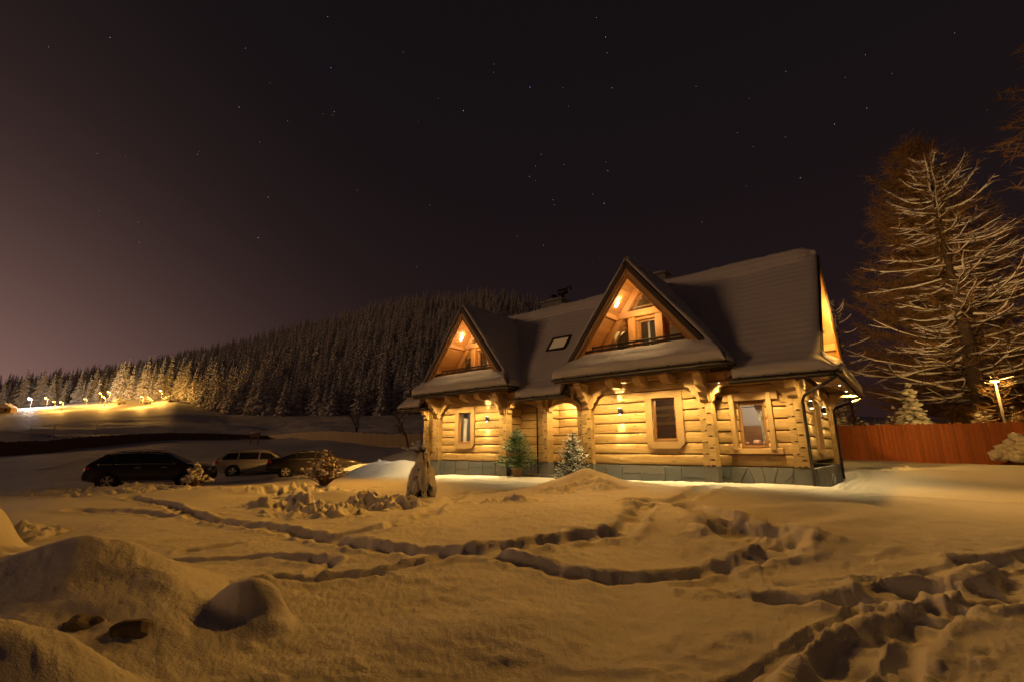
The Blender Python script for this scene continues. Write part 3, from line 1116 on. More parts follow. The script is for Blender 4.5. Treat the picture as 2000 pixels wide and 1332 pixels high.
def snow_slab(name, pts, free, T, parent, seed=0, ns=44, nr=18, lap=.03, stripes=True, eave=None):
    """snow lying on a roof face; free = indices of the edges where it ends in the open"""
    n = poly_normal(pts)
    c = sum(pts, Vector()) / len(pts)
    k = len(pts)
    V, F = [], []
    fe = [(pts[i], pts[(i + 1) % k]) for i in free]
    down = Vector((n.x, n.y, 0))
    down = (down - n * down.dot(n)).normalized() if down.length > 1e-4 else Vector((0, 1, 0))
    tree = {}
    def vid(p):
        key = (round(p.x, 4), round(p.y, 4), round(p.z, 4))
        if key in tree: return tree[key]
        d = 9.0
        for a, b in fe:
            ab = b - a
            t = max(0, min(1, (p - a).dot(ab) / ab.dot(ab)))
            d = min(d, (p - a - ab * t).length)
        w = .22
        q = min(d / w, 1.0)
        th = T * (.28 + .72 * math.sqrt(max(0, 1 - (1 - q) ** 2)))
        s = (p - c).dot(down)
        th *= 1 + .30 * mnoise.noise(Vector((p.x * .7 + seed, p.y * .7, p.z * .7))) + .10 * mnoise.noise(Vector((p.x * 3 + seed, p.y * 3, p.z * 3)))
        if stripes: th += .0 * math.sin(s * 2 * math.pi / .26) * min(1, d * 2)
        if eave is not None:
            dz = p.z - eave
            th += .10 * math.exp(-(max(dz, 0) / .35) ** 2) * q
        o = p + n * th
        if d < .001: o = o + n * 0.0
        tree[key] = len(V)
        V.append(o)
        return tree[key]
    rim = []
    for i in range(k):
        a, b = pts[i], pts[(i + 1) % k]
        L = (b - a).length
        m = max(2, int(ns * L / 6) + 2)
        prev = None
        for j in range(m):
            p, q = a.lerp(b, j / m), a.lerp(b, (j + 1) / m)
            for r in range(nr):
                t0, t1 = 1 - (1 - r / nr) ** 1.9, 1 - (1 - (r + 1) / nr) ** 1.9
                p0, p1, q0, q1 = c.lerp(p, t0), c.lerp(p, t1), c.lerp(q, t0), c.lerp(q, t1)
                ids = [vid(p0), vid(p1), vid(q1), vid(q0)]
                u = []
                for x in ids:
                    if x not in u: u.append(x)
                if len(u) > 2: F.append(tuple(u))
            rim.append((p, q))
    # closing band down to the roof
    nb = len(V)
    for p, q in rim:
        a, b = vid(p), vid(q)
        V.append(p + n * .012); V.append(q + n * .012)
        F.append((a, len(V) - 2, len(V) - 1, b))
    bm = bmesh.new()
    bv = [bm.verts.new(v) for v in V]
    for f in F:
        try: bm.faces.new([bv[i] for i in f])
        except ValueError: pass
    bmesh.ops.remove_doubles(bm, verts=bm.verts, dist=.002)
    bmesh.ops.recalc_face_normals(bm, faces=bm.faces)
    for f in bm.faces: f.smooth = True
    me = bpy.data.meshes.new(name)
    bm.to_mesh(me); bm.free()
    me.materials.append(M['roofsnow'])
    return link(name, me, parent or house)


def mainz(v): return EZ + SL * (v - EV)


def roof_face(pts, free, T=.15, seed=0, eave=None, under='soffit'):
    pts = [P(*p) for p in pts]
    r = sheet('roof', pts, M['roof'], .0, .07)
    n = poly_normal(pts)
    snow_slab('roof_snow', [p + n * .004 for p in pts], free, T, house, seed, eave=eave)
    # boarded underside
    sheet('roof_boarding', [p - n * .073 for p in pts], M[under], 0, .02)
    return r


vv = EV + (WZ - EZ) / SL        # where the wing eaves run into the long roof
vr = EV + (WR - EZ) / SL
vr = min(vr, 17.60)
# long roof: right part, middle, left
roof_face([(RU, vr, mainz(vr)), (RU + WE, vv, mainz(vv)), (RU + WE, EV, EZ), (-1.15, EV, EZ), (UG, EV + .33, EZ + .403), (UG, 17.65, RZ), (RU, 17.65, RZ)], [2, 3, 4], .15, 1, EZ)
roof_face([(LU + WE, EV, EZ), (RU - WE, EV, EZ), (RU - WE, vv, mainz(vv)), (RU, vr, mainz(vr)), (RU, 17.65, RZ), (LU, 17.65, RZ), (LU, vr, mainz(vr)), (LU + WE, vv, mainz(vv))], [0], .15, 2, EZ)
roof_face([(LU - WE, EV, EZ), (LU - WE, vv, mainz(vv)), (LU, vr, mainz(vr)), (LU, 17.65, RZ), (ULG, 17.65, RZ), (ULG, EV + .35, EZ + .43), (-19.35, EV, EZ)], [4, 5, 6], .17, 3, EZ)
# rear slope
roof_face([(UG, 17.65, RZ), (UG, 20.92, EZ + .403), (-1.15, 21.25, EZ), (-19.35, 21.25, EZ), (ULG, 20.9, EZ + .43), (ULG, 17.65, RZ)], [0, 1, 2, 3, 4], .15, 4)
# skirt along the right end, and the left one
roof_face([(-1.15, EV, EZ), (-1.15, 21.25, EZ), (UG, 20.92, EZ + .403), (-2.0, 20.4, EZ + 1.039), (-2.0, 14.9, EZ + 1.039), (UG, EV + .33, EZ + .403)], [0, 1, 5], .17, 5, EZ)
roof_face([(-19.35, 21.25, EZ), (-19.35, EV, EZ), (ULG, EV + .35, EZ + .43), (-18.05, 15.1, EZ + 1.2), (-18.05, 20.2, EZ + 1.2), (ULG, 20.9, EZ + .43)], [0, 1, 5], .17, 6, EZ)
for uc, sd in ((LU, 10), (RU, 20)):
    for s in (-1, 1):
        pts = [(uc, RAKE, WR), (uc, vr, WR), (uc + s * WE, vv, WZ), (uc + s * WE, SKV, WZ), (uc + s * (WE - (RAKE - SKV)), RAKE, WZ + WS * (RAKE - SKV))]
        if s > 0: pts.reverse()
        # open edges: eaves, the hip and the verge
        fr = [2, 3, 4] if s < 0 else [0, 1, 4]
        pp = [P(*p) for p in pts]
        if s < 0: free = [2, 4]
        else: free = [1, 4] if False else [3, 1]
        # edge i joins pts[i] and pts[i+1]
        free = []
        for i in range(5):
            a, b = pts[i], pts[(i + 1) % 5]
            if abs(a[1] - RAKE) < 1e-6 and abs(b[1] - RAKE) < 1e-6: free.append(i)      # verge
            if abs(a[2] - WZ) < 1e-6 and abs(b[2] - WZ) < 1e-6: free.append(i)          # eaves
        roof_face(pts, free, .13, sd + s, None)
    # skirt under the gable
    hv = .60
    pts = [(uc - WE, SKV, WZ), (uc + WE, SKV, WZ), (uc + WE - hv, SKV + hv, WZ + WS * hv), (uc - WE + hv, SKV + hv, WZ + WS * hv)]
    roof_face(pts, [0, 2], .22, sd + 5, WZ)

# rounded caps of snow along the ridges
def ridge_snow(a, b, r, seed, sag=0.0):
    n = 90
    seg = 9
    vs, fs = [], []
    for i in range(n + 1):
        p = Vector(a).lerp(Vector(b), i / n)
        rr = r * (1 + .22 * mnoise.noise(Vector((i * .16 + seed, seed * 2.1, 0))))
        e = min(i, n - i) / 2.0
        rr *= min(1, .35 + e * .65)
        for k in range(seg):
            t = math.pi * k / (seg - 1)
            x, z = math.cos(t) * rr * 1.35, math.sin(t) * rr * (.95 + .2 * mnoise.noise(Vector((i * .8, k, seed)))) + .02
            if k in (0, seg - 1): z -= rr * 1.5 + .1 * mnoise.noise(Vector((i * .9, k * 3, seed)))
            dv = (Vector(b) - Vector(a)).normalized()
            sd_ = Vector((-dv.y, dv.x, 0))
            vs.append(P(*p) + sd_ * x + Vector((0, 0, z + .06)))
    for i in range(n):
        for k in range(seg - 1):
            q = i * seg + k
            fs.append((q, q + 1, q + seg + 1, q + seg))
    fs.append(tuple(range(seg))); fs.append(tuple(reversed(range(n * seg, n * seg + seg))))
    link('ridge_snow', mk_mesh('ridge_snow', vs, fs, M['roofsnow'], True), house)


ridge_snow((-18.7, 17.65, RZ), (UG - .02, 17.65, RZ), .30, 3)
for uc in (LU, RU):
    ridge_snow((uc, RAKE + .02, WR), (uc, 17.5, WR), .085, uc)


# ---- verges, boarding, loggias in the gables
def verge(uc, sgn, hw_, v, ztop, slope, lo_extra=0):
    a = (uc, v, ztop - .02)
    b = (uc + sgn * hw_, v, ztop - slope * hw_ - .02)
    n = Vector((-sgn * slope, 0, -1)).normalized()   # towards the inside, downwards
    nn = Vector((sgn * slope, 0, 1)).normalized()
    def sh(p, d, dv): return (p[0] - nn.x * d, p[1] + dv, p[2] - nn.z * d)
    hbeam('fascia', sh(a, .08, -.02), sh(b, .08, -.02), .05, .15, 'darkwood', up=(sgn * slope, 0, 1))
    hbeam('bargeboard', sh(a, .22, .02), sh(b, .22, .02), .06, .13, 'trim', up=(sgn * slope, 0, 1))
    hbeam('bargeboard', sh(a, .33, .07), sh(b, .33, .07), .05, .10, 'redwood', up=(sgn * slope, 0, 1))


def tri_window(name, poly, m, mat='glass'):
    """polygonal sash; poly in XZ, counter-clockwise"""
    k = len(poly)
    cx_, cz_ = sum(p[0] for p in poly) / k, sum(p[1] for p in poly) / k
    f = .80
    inn = [(cx_ + (x - cx_) * f, cz_ + (z - cz_) * f) for x, z in poly]
    vs = [(x, 0, z) for x, z in poly] + [(x, 0, z) for x, z in inn] + [(x, .08, z) for x, z in poly] + [(x, .08, z) for x, z in inn]
    fs = []
    for i in range(k):
        j = (i + 1) % k
        fs += [(i, j, k + j, k + i), (j, i, 2 * k + i, 2 * k + j), (k + i, k + j, 3 * k + j, 3 * k + i), (2 * k + j, 2 * k + i, 3 * k + i, 3 * k + j)]
    fr = link(name, mk_mesh(name, vs, fs, M['winframe']), house, m)
    v2, f2 = prism_geo(inn, .008)
    link('pane', mk_mesh('pane', v2, f2, M[mat]), fr, m @ Matrix.Translation((0, .045, 0)))
    return fr


LFZ = 4.20                        # loggia floor
LGV = 15.25                       # loggia back wall


def loggia(uc, lit_left):
    hw0 = (WR - .25 - LFZ) / WS
    # floor and back wall
    hbox('loggia_floor', uc - 2.35, uc + 2.35, 14.16, LGV + .2, LFZ - .10, LFZ, 'soffit')
    m = T3(uc, LGV, 0)
    # boarding of the back wall: horizontal boards round the openings
    zz = LFZ
    def half(z): return (WR - .22 - z) / WS
    wins = [(-1.30, -.72, 4.45, 5.30), (-.33, .33, 4.36, 5.52), (.72, 1.30, 4.45, 5.30)]
    while zz < WR - .5:
        h = .21
        spans = [(-half(zz + h * .5), half(zz + h * .5))]
        for (a, b, c, d) in wins:
            if zz + h > c + .05 and zz < d - .05:
                ns = []
                for s, e in spans:
                    if a > s: ns.append((s, min(a, e)))
                    if b < e: ns.append((max(b, s), e))
                spans = ns
        if 5.92 < zz + h / 2 < 6.5:
            ns = []
            q = max(.0, .52 * (6.55 - zz - h / 2) / .55)
            for s, e in spans: ns += [(s, -q), (q, e)]
            spans = ns
        for s, e in spans:
            if e - s > .06:
                hbeam('board', (uc + s, LGV + .03, zz + h / 2), (uc + e, LGV + .03, zz + h / 2), .05, h - .008, 'redwood')
        zz += h
    # windows
    window(uc, LGV + .02, 4.94, 0, .68, 1.18, None, lab='balcony window with dark parted curtains')
    for s in (-1, 1):
        z1 = 5.32
        poly = [(s * 1.32, 4.43), (s * .70, 4.43), (s * .70, z1), (s * 1.02, z1), (s * 1.32, 4.85)]
        if s > 0: poly = poly[::-1]
        poly = poly if s < 0 else poly
        # keep counter-clockwise seen from the yard
        ar = sum(poly[i][0] * poly[(i + 1) % 5][1] - poly[(i + 1) % 5][0] * poly[i][1] for i in range(5))
        if ar < 0: poly = poly[::-1]
        tri_window('window', poly, T3(uc, LGV + .0, 0))
    tri_window('window', [(-.50, 6.02), (.50, 6.02), (0, 6.62)], T3(uc, LGV - .01, 0))
    # posts, collar beam, rafters
    for du in (-.52, .52):
        hbeam('loggia_post', (uc + du, LGV - .10, LFZ), (uc + du, LGV - .10, 5.66), .20, .26, 'redwood', up=(1, 0, 0))
    hbeam('collar_beam', (uc - 1.22, LGV - .14, 5.74), (uc + 1.22, LGV - .14, 5.74), .24, .24, 'redwood')
    hbeam('header', (uc - .75, LGV - .04, 5.57), (uc + .75, LGV - .04, 5.57), .10, .10, 'redwood')
    for s in (-1, 1):
        # purlin ends running out to the verge
        hbeam('purlin', (uc + s * 1.12, RAKE + .10, 5.70), (uc + s * 1.12, LGV, 5.70), .20, .24, 'redwood')
        hbeam('purlin', (uc + s * 2.0, RAKE + .16, 4.52), (uc + s * 2.0, LGV, 4.52), .20, .26, 'redwood')
        hbeam('rafter', (uc + s * 2.02, LGV - .14, LFZ), (uc + s * .02, LGV - .14, WR - .38), .12, .22, 'redwood', up=(s * WS, 0, 1))
    hbeam('ridge_purlin', (uc, RAKE + .1, WR - .38), (uc, LGV, WR - .38), .18, .22, 'redwood')
    # boarding under the two slopes, board by board
    for s in (-1, 1):
        L = math.hypot(1, WS)
        n = 20
        tot = 2.62 * L
        for i in range(n):
            t = (i + .5) / n * 2.62
            z = WR - WS * t
            off = .115
            nx, nz = s * WS / L, 1 / L
            a = (uc + s * t - nx * off, RAKE + .12, z - nz * off)
            b = (uc + s * t - nx * off, LGV + .02, z - nz * off)
            if a[2] < LFZ - .1: continue
            hbeam('soffit_board', a, b, tot / n - .007, .022, 'redwood', up=(nx, 0, nz))
    # dark balcony rail just behind the skirt
    hbeam('balcony_rail', (uc - 1.95, 14.06, 4.37), (uc + 2.05, 14.06, 4.37), .05, .09, 'darkwood')
    hbeam('balcony_rail', (uc - 1.6, 14.10, 4.50), (uc + 1.75, 14.10, 4.50), .05, .07, 'darkwood')
    for i in range(9):
        du = -1.6 + i * .4
        hbeam('baluster', (uc + du, 14.10, LFZ + .05), (uc + du, 14.10, 4.48), .04, .04, 'darkwood')
    for s in (-1, 1): verge(uc, s, WE - (RAKE - SKV) + .02, RAKE, WR, WS)
    # room behind the glass
    vs, fs = prism_geo([(-1.75, LFZ), (1.75, LFZ), (0, 6.55)], .05)
    link('attic_wall', mk_mesh('attic_wall', vs, fs, M['plaster']), house, T3(uc, LGV + 1.0, 0))
    hbox('curtain', uc - .31, uc - .06, LGV + .16, LGV + .20, 4.4, 5.5, 'dkcurtain')
    hbox('curtain', uc + .03, uc + .31, LGV + .16, LGV + .20, 4.4, 5.5, 'dkcurtain')


loggia(LU, False)
loggia(RU, True)

# right end gable: boards, ledge, verges
def end_gable(ug, face, sgn):
    zz = EZ + 1.0
    while zz < RZ - .5:
        h = .2
        hv = (RZ - .2 - zz - h / 2) / SL
        hbeam('board', (face, 17.65 - hv, zz + h / 2), (face, 17.65 + hv, zz + h / 2), .05, h - .008, 'log', up=(0, 0, 1))
        zz += h
    hbeam('ledge', (face + sgn * .10, 17.65 - 1.75, 5.05), (face + sgn * .10, 17.65 + 1.75, 5.05), .30, .10, 'trim')
    for s in (-1, 1):
        L = math.hypot(1, SL)
        nn = Vector((0, s * SL / L, 1 / L))
        def sh(p, d, du): return (p[0] + du, p[1] - nn.y * d, p[2] - nn.z * d)
        a = (ug, 17.65, RZ); b = (ug, 17.65 + s * 3.27, RZ - SL * 3.27)
        hbeam('fascia', sh(a, .10, sgn * .02), sh(b, .10, sgn * .02), .05, .2, 'darkwood', up=nn)
        hbeam('bargeboard', sh(a, .30, -sgn * .02), sh(b, .30, -sgn * .02), .06, .2, 'redwood', up=nn)
    for v in (15.6, 17.65, 19.7):
        z = RZ - SL * abs(v - 17.65) - .3
        hbeam('purlin', (face - sgn * .1, v, z), (ug - sgn * .05, v, z), .2, .24, 'trim')


end_gable(UG, -2.02, 1)
end_gable(ULG, -18.0, -1)


# ---- soffits below the eaves: boards running along the front
def eave_soffit(a0, a1, v0, z0, v1, z1, n=6, axis='u'):
    for i in range(n):
        t = (i + .5) / n
        v, z = v0 + (v1 - v0) * t, z0 + (z1 - z0) * t
        w = math.hypot(v1 - v0, z1 - z0) / n - .006
        up = Vector((0, -(z1 - z0), v1 - v0)).normalized()
        if axis == 'u': hbeam('soffit_board', (a0, v, z), (a1, v, z), w, .022, 'soffit', up=up)
        else: hbeam('soffit_board', (v, a0, z), (v, a1, z), w, .022, 'soffit', up=Vector((-(z1 - z0), 0, v1 - v0)).normalized())


for uc in (LU, RU):
    eave_soffit(uc - 2.8, uc + 2.8, SKV + .06, WZ - .06, WF + .0, 3.60, 6)
    for s in (-1, 1):
        eave_soffit(SKV + .1, 14.6, uc + s * 2.88, WZ - .06, uc + s * 1.95, 3.58, 5, 'v')
eave_soffit(RU + 2.2, -1.5, EV + .06, EZ - .05, MF, 3.22, 6)
eave_soffit(um0 + .35, um1 - .3, EV + .06, EZ - .05, EB, 3.30, 8)
eave_soffit(-19.0, LU - 2.1, EV + .06, EZ - .05, MF, 3.22, 6)
eave_soffit(EV + .4, 20.9, -1.20, EZ - .05, UR, 3.2, 6, 'v')
for (u_, v_) in ((-4.0, MF), (-2.75, MF)):
    poly = [(-.7, 3.14), (-.68, 3.02), (-.55, 2.94), (-.35, 2.90), (0, 2.90), (0, 3.14)]
    vs, fs = prism_geo(poly, .24)
    link('beam_end', mk_mesh('beam_end', vs, fs, M['trim']), house, T3(u_ + .12, v_, 0) @ Matrix.Rotation(R(90), 4, 'Z'))


# ---- gutters and downpipes
def gutter(pts, r=.068):
    pts = [P(*p) for p in pts]
    seg = 7
    vs, fs = [], []
    n = len(pts)
    for i, p in enumerate(pts):
        d = (pts[min(i + 1, n - 1)] - pts[max(i - 1, 0)]).normalized()
        side = Vector((d.y, -d.x, 0))
        for rr in (r, r - .012):
            for k in range(seg):
                a = math.pi + math.pi * k / (seg - 1)
                vs.append(p + side * math.cos(a) * rr + Vector((0, 0, math.sin(a) * rr)))
    st = 2 * seg
    for i in range(n - 1):
        for k in range(seg - 1):
            a = i * st + k
            fs.append((a, a + 1, a + 1 + st, a + st))
            b = a + seg
            fs.append((b + 1, b, b + st, b + st + 1))
        for k in (0, seg - 1):
            a = i * st + k
            fs.append((a, a + st, a + st + seg, a + seg))
    for i in (0, n - 1):
        fs.append(tuple(range(i * st, i * st + seg)))
    g = link('gutter', mk_mesh('gutter', vs, fs, M['gutter']), house)
    # back board behind the gutter
    return g


def gutter_clips(g, a, b, n):
    for i in range(n):
        p = Vector(a).lerp(Vector(b), (i + .5) / n)
        vs, fs = box_geo(-.012, .012, -.08, .02, -.02, .012)
        link('gutter_clip', mk_mesh('gutter_clip', vs, fs, M['gutter']), g, Matrix.Translation(P(*p)))


for uc in (LU, RU):
    g = gutter([(uc - WE - .02, SKV - .05, WZ - .03), (uc + WE - .12, SKV - .05, WZ - .03), (uc + WE + .05, SKV + .1, WZ - .04), (uc + WE + .06, vv + .02, WZ - .05)])
    gutter_clips(g, (uc - WE, SKV - .05, WZ + .02), (uc + WE - .2, SKV - .05, WZ + .02), 6)
    hbeam('eave_board', (uc - WE + .03, SKV + .03, WZ - .09), (uc + WE - .05, SKV + .03, WZ - .09), .025, .13, 'darkwood')
    hbeam('eave_board', (uc + WE - .03, SKV + .05, WZ - .09), (uc + WE - .03, vv, WZ - .09), .025, .13, 'darkwood')
for a, b in ((RU + WE - .1, -1.22), (LU + WE - .1, RU - WE + .4), (-19.38, LU - WE + .5)):
    g = gutter([(a, EV - .05, EZ - .03), (b, EV - .05, EZ - .03)])
    gutter_clips(g, (a, EV - .05, EZ + .02), (b, EV - .05, EZ + .02), max(3, int((b - a) / .6)))
    hbeam('eave_board', (a, EV + .03, EZ - .08), (b, EV + .03, EZ - .08), .025, .12, 'darkwood')
g = gutter([(-1.22, EV - .05, EZ - .03), (-1.10, EV + .06, EZ - .03), (-1.10, 21.2, EZ - .03)])
gutter_clips(g, (-1.10, EV + .3, EZ + .02), (-1.10, 21.0, EZ + .02), 12)
hbeam('eave_board', (-1.19, EV + .1, EZ - .08), (-1.19, 21.1, EZ - .08), .025, .12, 'darkwood')


def pipe(pts, r=.042):
    vs, fs = tube_geo([P(*p) for p in pts], r, 8)
    link('downpipe', mk_mesh('downpipe', vs, fs, M['gutter'], True), house)


pipe([(-1.2, EV + .05, EZ - .05), (-1.2, EV + .06, EZ - .16), (-2.0, 14.60, 2.42), (-2.07, 14.66, 2.30), (-2.07, 14.67, .05)])
pipe([(-1.12, 21.1, EZ - .05), (-1.14, 21.05, EZ - .16), (-1.95, 20.52, 2.45), (-1.98, 20.48, 2.3), (-1.98, 20.48, .0)], .05)
pipe([(RU - WE + .55, EV + .0, EZ - .05), (RU - WE + .56, EV + .05, EZ - .2), (RU - 2.3, 14.35, 2.62), (RU - 2.27, 14.42, 2.5), (RU - 2.27, 14.42, .3)])
pipe([(-11.5, EV, EZ - .05), (-11.45, EV + .1, EZ - .2), (-11.1, 14.66, 2.6), (-11.08, 14.66, .1)], .03)

# ---- skylight in the middle slope
def skylight(u, v, w, l):
    L = math.hypot(1, SL)
    z = mainz(v)
    x = Vector((1, 0, 0)); y = Vector((0, 1 / L, SL / L)); n = x.cross(y)
    m = Matrix((x, y, n)).transposed().to_4x4()
    m.translation = P(u, v, z)
    vs, fs = [], []
    parts = [box_geo(-w / 2, w / 2, -l / 2, -l / 2 + .07, .0, .22), box_geo(-w / 2, w / 2, l / 2 - .07, l / 2, .0, .22), box_geo(-w / 2, -w / 2 + .07, -l / 2 + .07, l / 2 - .07, 0, .22), box_geo(w / 2 - .07, w / 2, -l / 2 + .07, l / 2 - .07, 0, .22)]
    vs, fs = join_geo(parts)
    s = link('skylight', mk_mesh('skylight', vs, fs, M['gutter']), house, m)
    v2, f2 = box_geo(-w / 2 + .07, w / 2 - .07, -l / 2 + .07, l / 2 - .07, .16, .17)
    link('pane', mk_mesh('pane', v2, f2, M['skyglow']), s, m)
    return s


M['skyglow'] = emit_mat('lit_skylight', (1.0, .58, .20), .10)
skylight(-10.75, 15.92, .95, .85)

# ---- chimneys
def chimney(u, v, w, d, z0, z1, lab, pots):
    c = hbox('chimney', u - w / 2, u + w / 2, v - d / 2, v + d / 2, z0, z1, 'stone')
    c['label'] = lab
    hbox('chimney_cap', u - w / 2 - .07, u + w / 2 + .07, v - d / 2 - .07, v + d / 2 + .07, z1, z1 + .07, 'stone', c)
    vs, fs = blob((0, 0, 0), 1, w / 2 + .06, d / 2 + .06, .13, .12, 3, ICO3)
    vs = [(x, y, max(z, 0)) for x, y, z in vs]
    link('cap_snow', mk_mesh('cap_snow', vs, fs, M['roofsnow'], True), c, Matrix.Translation(P(u, v, z1 + .07)))
    for (du, kind) in pots:
        if kind == 'cowl':
            vs, fs = join_geo([tube_geo([(0, 0, 0), (0, 0, .35)], .10, 10), tube_geo([(-.22, 0, .42), (.22, 0, .42)], .15, 10), tube_geo([(.2, 0, .45), (.36, 0, .62), (.46, 0, .58), (.5, 0, .42)], .035, 6)])
        else:
            vs, fs = join_geo([tube_geo([(0, 0, 0), (0, 0, .28)], .09, 10), tube_geo([(0, 0, .30), (0, 0, .40)], [.2, .03], 10)])
        link('chimney_pot', mk_mesh('chimney_pot', vs, fs, M['gutter'], False), c, Matrix.Translation(P(u + du, v, z1 + .07)))


chimney(-12.45, 18.1, 1.15, .7, 6.2, 8.05, 'broad stone chimney with snow and a metal cowl', ((-.1, 'pot'), (.42, 'cowl')))
chimney(-7.1, 18.2, .62, .6, 6.2, 8.15, 'small chimney capped with snow behind the nearer gable', ())

# ---- rooms behind the lower windows
def room(u0, u1, v0, v1, z0, z1, wall='plaster'):
    hbox('room_wall', u0, u1, v1, v1 + .05, z0, z1, wall)
    hbox('room_wall', u0 - .05, u0, v0, v1, z0, z1, wall)
    hbox('room_wall', u1, u1 + .05, v0, v1, z0, z1, wall)
    hbox('room_ceiling', u0, u1, v0, v1, z1, z1 + .05, 'plaster')
    hbox('room_floor', u0, u1, v0, v1, z0 - .05, z0, 'winframe')


wv0 = WF + .2
M['panelling'] = wood_mat('dark_panelling', (.075, .040, .018), (.11, .06, .028), knots=False)
room(-7.6, -4.7, wv0, wv0 + 2.6, .62, 3.0, 'panelling')
room(-16.3, -13.4, wv0, wv0 + 2.2, .62, 3.0)
room(-4.4, -2.35, MF + .2, MF + 2.4, .62, 3.0)
# staircase seen through the nearer wing's window
for k in range(7):
    hbox('stair_tread', -6.9 + k * .24, -6.9 + (k + 1) * .24 + .04, wv0 + 1.3, wv0 + 2.2, .8 + k * .24, .85 + k * .24, 'winframe')
hbeam('stair_rail', (-6.9, wv0 + 1.25, 1.5), (-5.2, wv0 + 1.25, 3.0), .05, .06, 'winframe')
for k in range(3):
    hbox('shelf', -6.85, -5.95, wv0 + .9, wv0 + 1.1, 1.82 + k * .26, 1.93 + k * .26, 'plaster')
hbox('table_top', -6.4, -5.4, wv0 + .15, wv0 + .9, 1.28, 1.33, 'plaster')


def curtain_mesh(name, u0, u1, v, z0, z1, sway, mat):
    n = 26
    vs, fs = [], []
    rows = 8
    for j in range(rows + 1):
        t = j / rows
        for i in range(n + 1):
            s = i / n
            w = 1 - .55 * sway * math.sin(min(t, .75) / .75 * math.pi / 2)
            u = u1 - (u1 - u0) * (1 - s) * w if sway >= 0 else u0 + (u1 - u0) * s * (1 - .55 * -sway * math.sin(min(t, .75) / .75 * math.pi / 2))
            vs.append(P(u, v + .022 * math.sin(s * 40), z1 + (z0 - z1) * t))
    for j in range(rows):
        for i in range(n):
            a = j * (n + 1) + i
            fs.append((a, a + 1, a + n + 2, a + n + 1))
    return link(name, mk_mesh(name, vs, fs, M[mat], True), house)


curtain_mesh('curtain', -3.42, -3.08, MF + .22, 1.12, 2.30, .8, 'curtain')
hbeam('curtain_rod', (-3.8, MF + .24, 2.24), (-3.05, MF + .24, 2.24), .02, .02, 'black')
curtain_mesh('curtain', -15.33, -15.05, WF + .22, 1.3, 2.6, -.5, 'curtain')
curtain_mesh('curtain', -14.85, -14.6, WF + .22, 1.3, 2.6, .5, 'curtain')
hbox('window_board', -3.9, -3.0, MF + .12, MF + .42, 1.06, 1.10, 'plaster')
hbox('cabinet', -4.2, -2.9, MF + 1.7, MF + 2.2, .65, 1.75, 'winframe')
M['clay'] = plain_mat('pink_clay', (.62, .36, .28), .5)
for du, r_ in ((-.02, .12), (-.32, .09), (.22, .10)):
    prof = [(0, 0), (r_ * .6, 0), (r_, r_ * .7), (r_ * .85, r_ * 1.3), (r_ * .5, r_ * 1.45)]
    vs, fs = [], []
    for (rr, z) in prof:
        for k in range(14): vs.append((rr * math.cos(k * math.pi / 7), rr * math.sin(k * math.pi / 7), z))
    for i in range(4):
        for k in range(14): fs.append((i * 14 + k, i * 14 + (k + 1) % 14, (i + 1) * 14 + (k + 1) % 14, (i + 1) * 14 + k))
    b = link('clay_bowl', mk_mesh('clay_bowl', vs, fs, M['clay'], True), None, house.matrix_basis @ Matrix.Translation(P(-3.42 + du, MF + .28, 1.10)))
    tag(b, {-.02: 'large pinkish clay bowl in the middle of the curtained window sill', -.32: 'small clay bowl at the uncurtained side of the window sill', .22: 'clay bowl half behind the white curtain on the window sill'}[du], 'bowl', 'clay bowls on the window sill')

# ------------------------------------------------------------ lamps of the house
WARM = (1.0, .67, .25)
AMBER = (1.0, .63, .24)
M['bulb'] = emit_mat('lamp_glass', (1.0, .82, .55), 22.0)
M['tube'] = emit_mat('lamp_tube', (1.0, .85, .62), 26.0)


def light(name, kind, u, v, z, power, col, parent, aim=None, cone=120, blend=.6, rad=.05):
    d = bpy.data.lights.new(name, kind)
    d.energy = power
    d.color = col
    d.shadow_soft_size = rad
    if kind == 'SPOT':
        d.spot_size = R(cone)
        d.spot_blend = blend
    o = bpy.data.objects.new(name, d)
    COL.objects.link(o)
    m = Matrix.Translation(P(u, v, z))
    if aim is not None:
        q = (P(*aim) - P(u, v, z)).to_track_quat('-Z', 'Y')
        m = m @ q.to_matrix().to_4x4()
    o.parent = house
    o.matrix_basis = m
    return o


def wall_lamp(u, v, z, rz, power=150):
    m = T3(u, v, z, rz)
    vs, fs = join_geo([box_geo(-.045, .045, -.11, -.02, -.10, .10), box_geo(-.05, .05, -.03, .06, -.05, .05)])
    w = link('wall_lamp', mk_mesh('wall_lamp', vs, fs, M['black']), house, m)
    for s in (-1, 1):
        vs, fs = box_geo(-.034, .034, -.10, -.03, s * .104 - .003, s * .104 + .003)
        link('lamp_glass', mk_mesh('lamp_glass', vs, fs, M['bulb']), w, m)
    d = Matrix.Rotation(R(rz), 4, 'Z') @ Vector((0, -.085, 0))
    for s in (-1, 1):
        light('wall_lamp_light', 'SPOT', u + d.x, v + d.y, z + s * .125, power, (1.0, .80, .48), house, (u + d.x * .4, v + d.y * 0 + (.0), z + s * 2), 42, .35, .02)


wall_lamp(LU + 1.04, WF - .05, 2.26, 0)
wall_lamp(RU - .82, WF - .05, 2.26, 0)
wall_lamp(UR + .05, MF + .75, 2.25, 90, 90)
wall_lamp(UR + .05, MF + 3.4, 2.25, 90, 90)


